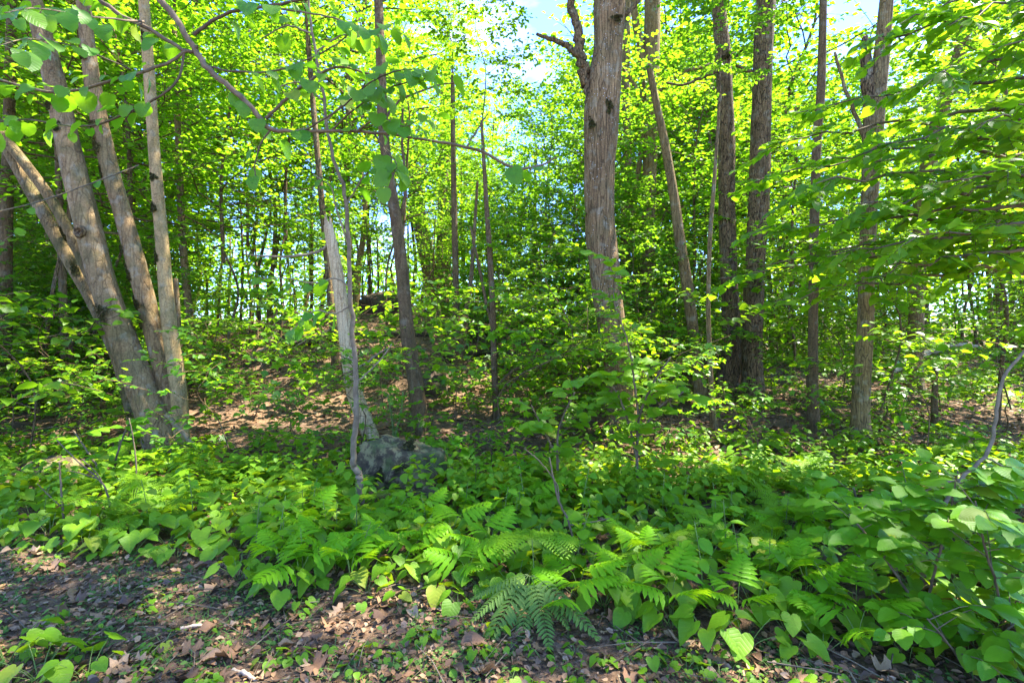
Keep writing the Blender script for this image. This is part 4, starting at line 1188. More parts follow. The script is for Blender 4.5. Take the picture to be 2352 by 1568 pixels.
# brush pile of fallen branches on the knoll
r = np.random.RandomState(77)
for k in range(15):
    a = (r.uniform(560, 660), r.uniform(720, 800)); L_ = r.uniform(60, 170)
    p = on_ground(a[0], a[1] + 40); q = at(a[0] + L_, a[1] - r.uniform(-30, 70) + 40, p.y + r.uniform(-.4, .8))
    q.z = max(q.z, float(ground_z(q.x, q.y)) + .08) + r.uniform(.05, .8)
    mid = (p + q) / 2 + Vector((0, 0, r.uniform(.02, .15)))
    w = r.uniform(.016, .036)
    rt = thing('fallen_branch', 'bare grey fallen branch in the brush pile on the knoll', 'branch', p, group='branches of the brush pile')
    obj('stem', branch_geo([(*p, w), (*mid, w * .8), (*q, w * .35)], M_GREYTWIG if k % 3 else M_PALE, tuple(p), 6, 14, k), rt)
    for m in range(3):
        b = mid.lerp(q, r.uniform(0, .8)); e = b + Vector((r.uniform(.1, .5), r.uniform(-.3, .3), r.uniform(0, .45)))
        obj('twig', branch_geo([(*b, w * .45), (*((b + e) / 2 + Vector((0, 0, .03))), w * .35), (*e, .003)], M_GREYTWIG, tuple(p), 5, 8, k + m), rt)
# stick leaning on the clump tree
p = on_ground(472, 1052); q = at(382, 950, CL_Y - .3)
rt = thing('leaning_stick', 'grey stick leaning against the foot of the clump tree', 'stick', p)
obj('stick', branch_geo([(p.x, p.y, p.z + .01, .022), (*p.lerp(q, .5), .027), (*q, .03)], M_GREYTWIG, tuple(p), 8, 16, 1), rt)
# broken stubs
for (px, py, top, w, lab) in ((165, 945, 770, 22, 'broken brown stub standing behind the clump tree'), (2148, 985, 845, 18, 'dead grey stub standing in the sunny clearing'), (100, 930, 840, 16, 'short rotten stub beside the sunlit-edged trunk')):
    Y = gy(px, py); R = trace([(px, py, w), (px - 2, (py + top) / 2, w * .9), (px + 2, top, w * .6)], Y); R[0][2] = float(ground_z(R[0][0], R[0][1]))
    rt = thing('broken_stub', lab, 'stump', tuple(R[0][:3])); obj('trunk', trunk_geo(R, B_BROWN, tuple(R[0][:3]), 12, .05, px, .06, .3), rt)
    for k in range(4):
        e = R[-1][:3] + np.array([.02 * (k - 1.5), 0, .08 + .05 * (k % 3)])
        obj('splinter', branch_geo([(*(R[-1][:3] - np.array([0, 0, .05])), R[-1][3] * .6), (*e, .003)], B_SNAG, tuple(R[0][:3]), 5, 4, k), rt)

# ------------------------------------------------------------------ plant prototypes (part name, Geo, matrix)
def stalk_geo(segs, mat=None, ns=4):
    mb = MB()
    for pts, rad in segs:
        S = smooth_path(np.array(pts, float), 6)
        V, Fs = tube(S, np.linspace(rad, rad * .6, 6), ns, cap=False); mb.add(V, Fs, mat or M_STALK)
    return Geo(*merge_chunks(mb.ch), mat or M_STALK, True, 'stalk')

def rosette(seed, leafset, n, size, petiole, up=.7):
    """broad leaves, each on its own stalk from one foot"""
    r = np.random.RandomState(seed); parts = []; segs = []
    for k in range(n):
        a = k / n * 6.28 + r.normal(0, .35)
        el = r.uniform(.35, 1.15) * up + .25
        L = petiole * r.uniform(.6, 1.25)
        o = np.array([math.cos(a) * math.cos(el), math.sin(a) * math.cos(el), math.sin(el)])
        tip = o * L
        segs.append(([(0, 0, -.02), tip * .5 + np.array([0, 0, .02 * L]), tip], .0024))
        d = np.array([math.cos(a), math.sin(a), -r.uniform(.1, .75)])
        nn = np.array([math.cos(a) * .45, math.sin(a) * .45, 1.0]) + np.array([r.normal(0, .2), r.normal(0, .2) - .12, 0])
        parts.append(('leaf', leafset[r.randint(len(leafset))], frame(tip, d, nn, size * r.uniform(.65, 1.2))))
    parts.append(('stalks', stalk_geo(segs), Matrix.Identity(4)))
    return parts

def leafy_stem(seed, leafset, n, size, height, mat=None, lean=.15, opposite=False):
    r = np.random.RandomState(seed); parts = []
    lx, ly = r.normal(0, lean), r.normal(0, lean)
    pts = np.array([(0, 0, -.03), (lx * .3, ly * .3, height * .5), (lx, ly, height)])
    S = smooth_path(pts, 30); segs = [(pts, .004)]
    for k in range(n):
        f = .3 + .7 * (k + .5) / n; p = S[int(f * 29)]
        a = k * (3.14 if not opposite else 1.57) + (k // 2 % 2) * 1.2 + r.normal(0, .4)
        d = np.array([math.cos(a), math.sin(a), r.uniform(-.25, .35)])
        e = p + d * size * .25
        segs.append(([p, (p + e) / 2, e], .0018))
        nn = np.array([r.normal(0, .25), r.normal(0, .25) - .15, 1.0])
        parts.append(('leaf', leafset[r.randint(len(leafset))], frame(e, d + np.array([0, 0, -.25]), nn, size * r.uniform(.7, 1.2) * (1.1 - .35 * f))))
    parts.append(('stem', stalk_geo(segs, mat), Matrix.Identity(4)))
    return parts

def pinna(L, w, n, wave, side):
    """one lobed pinna along +x: strip of quads with a wavy edge"""
    t = np.linspace(0, 1, n + 1)
    ww = w * np.sin(np.pi * np.clip(t * .93 + .07, 0, 1)) ** .6 * (1 + wave * np.where(np.arange(n + 1) % 2, 1, -1))
    a = np.stack([t * L, ww, .25 * ww], -1); b = np.stack([t * L, -ww, .25 * ww], -1); c = np.stack([t * L, 0 * t, 0 * t], -1)
    return a, c, b

def sensitive_frond(seed, mat=M_SENS, pairs=7, L=.26, wid=.17, pw=.02):
    r = np.random.RandomState(seed); V = []; Q = []; n0 = 0
    for k in range(pairs):
        f = k / (pairs - 1); y = .05 + (L - .05) * f ** .9
        pl = wid * (1 - .72 * f ** 1.3) * r.uniform(.88, 1.1)
        ang = .25 + .55 * f + r.normal(0, .05)
        for s in (1, -1):
            a, c, b = pinna(pl, pw * (1.1 - .3 * f), 7, .16, s)
            for A, B in ((a, c), (c, b)):
                P = np.vstack([A, B])
                x = P[:, 0]; w = P[:, 1]
                X = s * (x * math.cos(ang) - w * math.sin(ang) * s); Yy = y + x * math.sin(ang) + w * math.cos(ang) * s
                Z = P[:, 2] - .55 * x * x / wid - .5 * y * y
                V.append(np.stack([X, Yy, Z], -1))
                m = len(A); i = np.arange(m - 1)
                Q.append(np.stack([i, i + 1, i + m + 1, i + m], -1) + n0); n0 += 2 * m
    # terminal lobe
    a, c, b = pinna(wid * .38, pw * .8, 5, .2, 1)
    for A, B in ((a, c), (c, b)):
        P = np.vstack([A, B]); y0 = L * .97
        V.append(np.stack([P[:, 1], y0 + P[:, 0], P[:, 2] - .5 * (y0 + P[:, 0]) ** 2], -1)); m = len(A); i = np.arange(m - 1)
        Q.append(np.stack([i, i + 1, i + m + 1, i + m], -1) + n0); n0 += 2 * m
    ry = np.linspace(0, L, 8); R = np.stack([0 * ry, ry, -.5 * ry ** 2 + .001], -1)
    tv, tf = tube(R, np.linspace(.0026, .0012, 8), 4, cap=False)
    V.append(tv); Q.append(tf[0] + n0)
    return Geo(np.concatenate(V), [np.concatenate(Q)], mat, True, 'frond')

def lacy_frond(seed, mat=M_FERN, L=.5, wid=.17, pairs=15, sub=9, arch=.6, tri=False):
    """twice-cut fern frond along +y"""
    r = np.random.RandomState(seed); P = []; D = []; NN = []; S = []
    ys = np.linspace(.08, 1, pairs)
    segs = []
    def zc(y): return -arch * L * (y) ** 2.2
    ry = np.linspace(0, 1, 10); rach = np.stack([0 * ry, ry * L, zc(ry)], -1)
    V0, F0 = tube(rach, np.linspace(.003, .001, 10), 4, cap=False)
    mb = MB(); mb.add(V0, F0, mat)
    for y in ys:
        prof = (1 - y) ** .8 * 1.0 if tri else math.sin(math.pi * (.12 + .86 * y)) ** .8
        pl = wid * max(prof, .06) * r.uniform(.9, 1.08)
        base = np.array([0, y * L, zc(y)]); sl = np.array([0, 1, (zc(min(1, y + .02)) - zc(y)) / (.02 * L) if y < .98 else -1])
        sl = unit(sl)
        for s in (1, -1):
            ang = .3 + .35 * y + r.normal(0, .05)
            d = unit(np.array([s * math.cos(ang), 0, -.18]) + sl * math.sin(ang))
            t = (np.arange(sub) + .6) / sub
            pp = base + d * (t * pl)[:, None] - np.array([0, 0, 1]) * ((t * pl) ** 2 * .6)[:, None]
            up = np.cross(d, sl) * s
            q = unit(np.cross(up, d))
            for ss in (1, -1):
                P.append(pp); D.append(q * ss + d * .45 + r.normal(0, .05, (sub, 3)))
                NN.append(np.repeat(up[None] * np.sign(up[2] + 1e-6), sub, 0) + r.normal(0, .12, (sub, 3)))
                S.append(np.minimum(pl * .3, L / pairs * .74) * (1.08 - t) ** .6 + .003)
            P.append(pp[-1:]); D.append(d[None]); NN.append(up[None] * np.sign(up[2] + 1e-6)); S.append(np.array([pl * .10 + .004]))
    TF = (np.array([(-.06, 0, 0), (-.30, .14, .02), (-.22, .5, .02), (0, 1, -.08), (.22, .5, .02), (.30, .14, .02)], float), np.array([(0, 5, 1), (5, 4, 1), (4, 2, 1), (4, 3, 2)]))
    V, Fs = scatter_leaves(TF, np.concatenate(P), np.concatenate(D), np.concatenate(NN), np.concatenate(S))
    mb.add(V, Fs, mat)
    return Geo(*merge_chunks(mb.ch), mat, True, 'frond')

SENSF = [sensitive_frond(k, pairs=6 + k % 3, L=.24 + .03 * (k % 3)) for k in range(5)]
LACY = [lacy_frond(k, L=.48 + .06 * (k % 2), wid=.16) for k in range(4)]
BRACK = [lacy_frond(20 + k, L=.34, wid=.20, pairs=11, sub=9, arch=.35, tri=True) for k in range(3)]
WILT = [sensitive_frond(30 + k, M_FERNB, pairs=16, L=.40, wid=.095, pw=.0095) for k in range(3)]

def fern_rosette(seed, fronds, n, el=(.5, 1.0), stalk=.12, size=1.0, spread=6.28, a0=0.0):
    r = np.random.RandomState(seed); parts = []; segs = []
    for k in range(n):
        a = a0 + (k + r.uniform(-.3, .3)) / n * spread
        e = r.uniform(*el); d = np.array([math.cos(a) * math.cos(e), math.sin(a) * math.cos(e), math.sin(e)])
        b = d * stalk * r.uniform(.7, 1.2)
        segs.append(([(0, 0, -.02), b * .5, b], .003))
        nn = np.array([-math.cos(a) * math.sin(e), -math.sin(a) * math.sin(e), math.cos(e)])
        parts.append(('frond', fronds[r.randint(len(fronds))], frame(b, d, nn, size * r.uniform(.75, 1.15))))
    parts.append(('stalks', stalk_geo(segs), Matrix.Identity(4)))
    return parts

def sens_plant(seed, n=3, h=.22):
    r = np.random.RandomState(seed); parts = []; segs = []
    for k in range(n):
        a = k / n * 6.28 + r.uniform(-.4, .4); hh = h * r.uniform(.7, 1.15); sp = r.uniform(.03, .09)
        b = np.array([math.cos(a) * sp, math.sin(a) * sp, hh])
        segs.append(([(0, 0, -.02), b * np.array([.3, .3, .55]), b], .0032))
        e = r.uniform(.1, .75); d = np.array([math.cos(a) * math.cos(e), math.sin(a) * math.cos(e), math.sin(e)])
        nn = np.array([-math.cos(a) * math.sin(e) * .8, -math.sin(a) * math.sin(e) * .8 - .35, math.cos(e) + .15])
        parts.append(('frond', SENSF[r.randint(len(SENSF))], frame(b, d, nn, r.uniform(.75, 1.1))))
    parts.append(('stalks', stalk_geo(segs), Matrix.Identity(4)))
    return parts

def plant(name, label, cat, parts, x, y, rot, s=1.0, group=None, dz=0.0, tilt=(0, 0)):
    rt = thing(name, label, cat, (x, y, float(ground_z(x, y)) + dz), rot, s, group, tilt)
    for nm, g_, M in parts:
        obj(nm, g_, rt, M=M)
    return rt

# ------------------------------------------------------------------ ferns
BR_PARTS = []
for k, a in enumerate((1.57, .35, 2.8, .95, 2.2)):
    d = np.array([math.cos(a), math.sin(a), .12]); BR_PARTS.append(('frond', BRACK[k % 3], frame(np.array([0, 0, .33]) + d * .02, d, (0, -.25, 1), 1.0 if k < 3 else .8)))
BR_PARTS.append(('stalk', stalk_geo([([(0, 0, -.03), (.01, .0, .16), (0, 0, .335)], .0045)]), Matrix.Identity(4)))
for (px, py, s, rot, lab) in ((1222, 1372, 1.0, .1, 'sunlit bracken fern with spread lacy fronds at the edge of the leaf litter'), (1430, 1110, .95, 1.0, 'lacy bracken fern growing at the foot of the stout tree'),
                              (1320, 1150, .8, 2.2, 'low bracken fern beside a bare brown twig'), (1560, 1120, .8, .4, 'small bracken fern between hazel shrub and beech boughs')):
    p = on_ground(px, py); plant('bracken_fern', lab, 'fern', BR_PARTS, p.x, p.y, rot, s)
FR = [fern_rosette(k, LACY, 5 + k % 3, size=.95) for k in range(4)]
for (px, py, s, k, lab) in ((352, 1205, 1.0, 0, 'bright yellow-green fern arching by the foot of the clump tree'), (455, 1160, .95, 1, 'bright fern between the clump tree and the boulder, with wide fronds'),
                            (560, 1105, .95, 2, 'pale sunlit fern spreading over bare litter left of the boulder'), (640, 1190, .8, 3, 'fern with narrow pale fronds close before the boulder'),
                            (740, 1150, .7, 0, 'dark small fern leaning on the left face of the boulder'), (1690, 1130, 1.0, 1, 'dark green fern with sunlit tips below the scaly pair'),
                            (1800, 1140, 1.0, 2, 'large fern with sunlit fronds in front of the slim smooth tree'), (1720, 1290, 1.05, 3, 'broad dark fern within the low heart-leaved bed'),
                            (1800, 1215, .95, 0, 'upright fern beside the serrate-leaved shrub'), (1900, 1120, .9, 1, 'fern in front of the mossy tree foot'),
                            (2270, 1080, 1.0, 2, 'sun-speckled fern under the grey arching branch'), (2190, 1060, .9, 3, 'feathery fern in the sunny clearing edge'),
                            (1160, 1130, .8, 0, 'soft fern behind the bracken, near the maple seedlings'), (1040, 1090, .7, 2, 'small fern tucked behind the boulder'),
                            (260, 1130, .9, 1, 'fern among broad leaves left of the clump tree foot'), (1480, 1085, .85, 3, 'fern spreading under the hazel shrub')):
    p = on_ground(px, py); plant('lady_fern', lab, 'fern', FR[k], p.x, p.y, k * 1.3 + px * .01, s)
for k in range(22):
    for _ in range(60):
        y = RNG.uniform(3.3, 6.4); x = RNG.uniform(-y, y * .62)
        if y > bed_edge(x) + .4 and math.hypot(x - bp.x, y - bp.y - .3) > .8: break
    q = 1176 + x / y * F
    w_ = ('beside the clump tree' if q < 560 else 'near the lichen boulder' if q < 1060 else 'behind the sunlit bracken' if q < 1400 else 'near the hazel shrub')
    plant('feathery_fern', 'low feathery fern mixed into the bed ' + w_, 'fern', FR[k % 4], x, y, k * 1.9, RNG.uniform(.55, .85), 'feathery ferns ' + w_)
WP = fern_rosette(9, WILT, 7, el=(-.45, .1), stalk=.05, size=.95, spread=2.5, a0=-2.85)
p = on_ground(1218, 1400)
plant('wilting_fern', 'dull blue-green fern lying wilted on the leaf litter below the bracken', 'fern', WP, p.x, p.y, 0, 1.0, dz=.20)
def c4(cx, cy, ox=1000): return ((ox + cx * .4464) * .784, (1300 + cy * .4464) * .784)
SP = [sens_plant(k, 3 + k % 2) for k in range(6)]
spots = [c4(*q) for q in ((345, 330), (540, 370), (140, 650), (480, 590), (1915, 520), (1990, 660), (1850, 790), (2160, 980), (1490, 980), (830, 740), (320, 560), (60, 760), (720, 470), (960, 600), (1560, 850), (1260, 270), (900, 290))]
spots += [c4(cx, cy, 2000) for cx, cy in ((820, 860), (770, 950), (1140, 1020), (1150, 1170), (700, 470), (880, 430), (950, 300), (2040, 1180), (360, 980), (560, 700))]
spots += [c4(cx, cy, 0) for cx, cy in ((1830, 530), (2160, 580), (1840, 720), (1960, 780), (2000, 420), (1650, 480))]
for k, (px, py) in enumerate(spots):
    p = on_ground(px, py + 62)
    where = 'beside the lichen boulder' if px < 900 and px > 740 else 'between the bright arching fern and the boulder' if px <= 740 else 'by the serrate-leaved shrub' if px > 1800 else 'near the sunlit bracken' if px < 1330 else 'at the foot of the broad dark fern'
    plant('lobed_fern', 'light green lobed fern in the bed ' + where, 'fern', SP[k % 6], p.x, p.y, k * 2.1, RNG.uniform(.58, .9), 'lobed ferns ' + where)

# ------------------------------------------------------------------ heart-leaved plants of the bed
ROS = [rosette(k, HEARTS, 6 + k % 3, .118, .16) for k in range(8)]
SMALL = [rosette(20 + k, HEARTS, 4, .10, .10) for k in range(4)]
def shrub_zone(x, y):      # where the serrate-leaved shrub stands
    return x > 1.55 + .35 * (y - 2.5) and y < 5.2
def bed_points(n, y1, mind, seed, off=0.0):
    r = np.random.RandomState(seed); pts = []; grid = {}
    for _ in range(n * 80):
        if len(pts) >= n: break
        x = r.uniform(-7.5, 8.0); y = r.uniform(1.6, y1)
        if y < bed_edge(x) + off or abs(x) > y * 1.0 + 2.2 or (shrub_zone(x, y) and x < y + .3 and r.uniform() < .8): continue
        if (x - bp.x) ** 2 + (y - bp.y - .30) ** 2 < .58 ** 2: continue
        c = (int(x / mind), int(y / mind))
        if any((x - a) ** 2 + (y - b) ** 2 < mind * mind for i in (-1, 0, 1) for j in (-1, 0, 1) for a, b in grid.get((c[0] + i, c[1] + j), ())): continue
        grid.setdefault(c, []).append((x, y)); pts.append((x, y))
    return pts
bed = sorted(bed_points(900, 5.6, .145, 31), key=lambda q: q[1] + (50 if abs(q[0]) > q[1] + .15 else 0))   # those in view come first
HERB = [leafy_stem(120 + k, OVATES if k % 2 else HAZELS, 9 + k % 3, .105, .30 + .04 * (k % 3), M_STALK, .08) for k in range(6)]
def near_what(x, y):
    q = 1176 + x / y * F
    return ('beside the clump tree ferns' if q < 560 else 'close to the lichen boulder' if q < 1060 else 'around the sunlit bracken' if q < 1400 else 'before the hazel shrub' if q < 1680 else 'by the serrate-leaved shrub')
taken = [q for k, q in enumerate(bed[:290]) if k % 4 == 3 and q[1] > bed_edge(q[0]) + .25]
for k, (x, y) in enumerate(taken):
    plant('upright_herb', 'upright herb with many pointed leaves ' + near_what(x, y), 'plant', HERB[k % 6], x, y, k * 2.3, RNG.uniform(.8, 1.25), 'upright herbs ' + near_what(x, y))
for k, (x, y) in enumerate([q for q in bed[:290] if q not in taken]):
    edge = y < bed_edge(x) + .22
    pr = SMALL[k % 4] if (edge and k % 2) else ROS[k % 8]
    if edge:
        lab, gp = 'broad heart-leaved plant on the rim of the bed beside the leaf litter', 'heart-leaved plants on the rim of the bed'
    elif (x - bp.x) ** 2 + (y - bp.y) ** 2 < 1.1 ** 2:
        lab, gp = 'broad heart-leaved plant crowding round the lichen boulder', 'heart-leaved plants round the boulder'
    elif x < -1.9:
        lab, gp = 'broad heart-leaved plant on the clump tree side of the bed', 'heart-leaved plants on the clump tree side'
    else:
        bpx = 1176 + x / y * F
        w_ = ('between the bright arching ferns and the boulder' if bpx < 820 else 'in front of the boulder' if bpx < 1060 else 'around the sunlit bracken' if bpx < 1400
              else 'before the hazel shrub' if bpx < 1680 else 'between the dark ferns and the serrate-leaved shrub')
        lab, gp = 'broad heart-leaved plant in the bed ' + w_, 'heart-leaved plants ' + w_
    plant('heart_leaved_plant', lab, 'plant', pr, x, y, k * 1.7, RNG.uniform(.8, 1.2), gp)
# the rest of the bed cannot be told apart plant by plant
def cover(name, label, pts, protos, seed, smin=.7, smax=1.15, swap=None):
    r = np.random.RandomState(seed); mb = MB()
    for k, (x, y) in enumerate(pts):
        M = Matrix.Translation((x, y, float(ground_z(x, y)))) @ Matrix.Rotation(r.uniform(0, 6.28), 4, 'Z') @ Matrix.Scale(r.uniform(smin, smax), 4)
        for nm, g_, m_ in protos[k % len(protos)]:
            if nm == 'stalks' or nm == 'stem':
                continue
            mb.geo(g_, M @ m_)
    o = stuff(obj(name, mb)); tag(o, label, 'ground cover')
OVATES_F = [half_leaf(ovate_outline(0.33, 8, 0.012), M_HEARTF, f, c, 0.02, q) for q, (f, c) in enumerate([(0.15, 0.18), (0.3, 0.28)])]
ROSF = [rosette(40 + k, HEARTS_F, 7, .115, .16) if k % 2 else leafy_stem(140 + k, OVATES_F, 12, .105, .36, None, .08) for k in range(6)]
cover('leafy_ground_cover', 'low broad-leaved ground cover spreading behind the front of the bed', bed[290:] + bed_points(380, 7.2, .2, 32, 1.6), ROSF, 1)
M_LOW = leaf_mat('low_herb_leaf', (0.083, 0.203, 0.006), (0.142, 0.271, 0.008), (0.283, 0.520, 0.008), 0.38, rough=0.48, spec=0.2)
def herb_layer():
    r = np.random.RandomState(55); P = []; D = []; NN = []; S = []
    n = 0
    while n < 3000:
        y = math.sqrt(r.uniform(5.0 ** 2, 24 ** 2)); x = r.uniform(-1.02 * y - 2.5, 1.02 * y + 2.5)
        bare = mnoise.noise((x * .35, y * .35, 3.3))
        if bare > .08 - (.1 if y < 8 else 0) or (430 < 1176 + x / y * F < 1010 and 8 < y < 18 and r.uniform() < .6): continue
        n += 1
        z = float(ground_z(x, y)); k = r.randint(5, 11); h = r.uniform(.08, .38)
        a = r.uniform(0, 6.28, k); q = r.uniform(.02, .2, k)
        P.append(np.stack([x + np.cos(a) * q, y + np.sin(a) * q, z + h * r.uniform(.5, 1, k)], -1))
        D.append(np.stack([np.cos(a), np.sin(a), r.normal(-.2, .2, k)], -1)); NN.append(np.array([0, 0, 1.0]) + r.normal(0, .3, (k, 3))); S.append(r.uniform(.06, .15, k))
    V, Fs = scatter_leaves(TM, np.concatenate(P), np.concatenate(D), np.concatenate(NN), np.concatenate(S))
    o = stuff(obj('woodland_herbs', Geo(V, Fs, M_LOW, True, 'woodland_herbs'))); tag(o, 'low green herbs and seedlings scattered over the woodland floor', 'ground cover')
herb_layer()

# ------------------------------------------------------------------ shrubs with single leaves
def shrub(name, label, px, py, stems, leafset, size, seed, mat=M_TWIG, cat='shrub', nl=10, twig=.35, two_rank=True):
    """stems: pixel polylines (px, py, w, dY) rooted at the base pixel; leafy side twigs"""
    p = on_ground(px, py); og = (p.x, p.y, float(ground_z(p.x, p.y)))
    rt = thing(name, label, cat, og)
    r = np.random.RandomState(seed)
    for k, (rows, twigs) in enumerate(stems):
        R = trace(rows, p.y)
        st = obj('stem', branch_geo(R, mat, og, 6, 30, seed + k), rt)
        S = smooth_path(R, 40)
        for q in range(twigs):
            f = .3 + .7 * (q + r.uniform(.2, .8)) / twigs; i = min(38, int(f * 39))
            b = S[i][:3] - np.array(og); t = unit(S[i + 1][:3] - S[i][:3])
            a = r.uniform(0, 6.28)
            d = unit(t * .35 + np.array([math.cos(a), math.sin(a) * .8, r.uniform(-.15, .35)]))
            L_ = twig * r.uniform(.6, 1.2)
            tp = np.array([b, b + d * L_ * .5 + np.array([0, 0, .02]), b + d * L_ + np.array([0, 0, -.04])])
            V, Fs = tube(smooth_path(tp, 6), np.linspace(.003, .0012, 6), 4, cap=False)
            tw = obj('twig', Geo(V, Fs, mat, True, 'twig'), rt)
            TT = smooth_path(tp, 20); h = unit(np.cross(d, [0, 0, 1.0]))
            for m in range(nl):
                u = .12 + .88 * (m + .5) / nl; c = TT[min(19, int(u * 19))]
                s = 1 if m % 2 else -1
                dd = d * (.6 if m < nl - 1 else 2) + h * s * r.uniform(.6, 1.1) + np.array([0, 0, -r.uniform(.05, .4)])
                nn = np.array([r.normal(0, .2), -.3 + r.normal(0, .2), 1.0])
                obj('leaf', leafset[r.randint(len(leafset))], tw, M=frame(c, dd, nn, size * r.uniform(.7, 1.15)))
    return rt
# serrate-leaved shrub filling the lower right corner
shrub('serrate_leaved_shrub', 'shrub of pointed serrate leaves crowding the edge of the leaf litter', 2120, 1420,
      [([(2120, 1420, 8), (2060, 1320, 7, -.1), (2000, 1240, 6, -.1), (1950, 1180, 4, 0)], 10), ([(2120, 1420, 8), (2150, 1300, 7, -.15), (2180, 1180, 6, -.2), (2200, 1080, 4, -.2)], 10)], OVATES, .125, 901, nl=8)
shrub('serrate_leaved_shrub', 'leafy shrub with big pointed leaves beside the grey arching branch', 2300, 1460,
      [([(2300, 1460, 8), (2290, 1350, 7, -.1), (2260, 1250, 6, -.2), (2240, 1150, 4, -.2)], 10), ([(2300, 1460, 8), (2350, 1350, 7, 0), (2360, 1240, 6, .1), (2370, 1120, 4, .1)], 10)], OVATES, .125, 902, nl=8)
shrub('serrate_leaved_shrub', 'low pointed-leaf shrub hanging over the litter at the bed end', 2220, 1540,
      [([(2220, 1540, 8), (2180, 1480, 6, -.05), (2130, 1420, 5, -.05)], 6), ([(2220, 1540, 8), (2280, 1480, 6, 0), (2330, 1430, 5, 0)], 6)], OVATES, .12, 903, nl=7)
shrub('serrate_leaved_shrub', 'small pointed-leaf shrub between the tall ferns and the arching branch', 2000, 1260,
      [([(2000, 1260, 8), (1980, 1190, 6, 0), (1960, 1120, 5, 0)], 6), ([(2000, 1260, 8), (2050, 1190, 6, 0), (2090, 1110, 5, 0)], 6)], OVATES, .125, 904, nl=8)
# hazel in front of the stout tree
shrub('hazel_shrub', 'bright round-leaved hazel shrub in front of the stout tree', 1466, 1142,
      [([(1466, 1142, 8), (1463, 1050, 7), (1468, 960, 6), (1500, 880, 5, -.1), (1540, 820, 4, -.1)], 9), ([(1464, 1060, 6), (1440, 960, 5), (1400, 880, 4), (1330, 870, 3, -.1)], 8), ([(1466, 1000, 6), (1520, 930, 5, -.1), (1570, 900, 4, -.1)], 6),
       ([(1466, 960, 6), (1455, 860, 5), (1440, 780, 4), (1410, 690, 3), (1420, 600, 2)], 7)], HAZELS, .145, 905, nl=7)
shrub('hazel_shrub', 'round-leaved shrub with a bare lower stem left of the stout tree', 1290, 1140,
      [([(1290, 1140, 7), (1280, 1060, 6), (1285, 980, 5), (1320, 900, 4)], 6), ([(1285, 1060, 5), (1250, 990, 4), (1220, 930, 3)], 5)], HAZELS, .14, 906, nl=7)
# glossy seedlings by the snag
shrub('glossy_leaf_shrub', 'small shrub of pale glossy leaves between snag and brown tree', 905, 1010,
      [([(905, 1010, 6), (900, 960, 5), (890, 905, 4)], 5), ([(905, 1010, 6), (920, 950, 5), (925, 900, 4)], 4)], OVATES, .13, 907, nl=6, mat=M_STALK)
shrub('glossy_leaf_shrub', 'leafy shrub at the left foot of the clump tree with long pointed leaves', 255, 1120,
      [([(255, 1120, 6), (270, 1040, 5), (300, 960, 4)], 5), ([(255, 1120, 6), (210, 1050, 5), (170, 990, 4)], 5)], OVATES, .15, 908, nl=6)
# maple seedlings
MS = [leafy_stem(60 + k, MAPLES, 8, .16, .42, M_TWIG, .1, True) for k in range(4)]
for k, (px, py, s, lab) in enumerate(((1060, 1095, 1.15, 'maple seedling with broad lobed leaves just behind the boulder'), (1130, 1085, 1.1, 'maple seedling of lobed leaves between boulder and round-leaved shrub'), (1000, 1045, 1.0, 'lobed maple seedling at the foot of the brown tree'), (1200, 1120, .9, 'low maple seedling behind the bracken'),
                                      (1090, 1150, .9, 'small maple seedling rising from the heart-leaved bed'), (700, 905, 1.2, 'dark maple seedling alone on the bare slope behind the snag'), (640, 1010, .9, 'maple seedling on the litter between clump tree and snag'), (1700, 985, 1.1, 'maple seedling at the foot of the scaly pair'), (480, 985, 1.0, 'maple seedling with one big leaf right of the clump tree'))):
    p = on_ground(px, py); plant('maple_seedling', lab, 'seedling', MS[k % 4], p.x, p.y, k * 1.9, s)

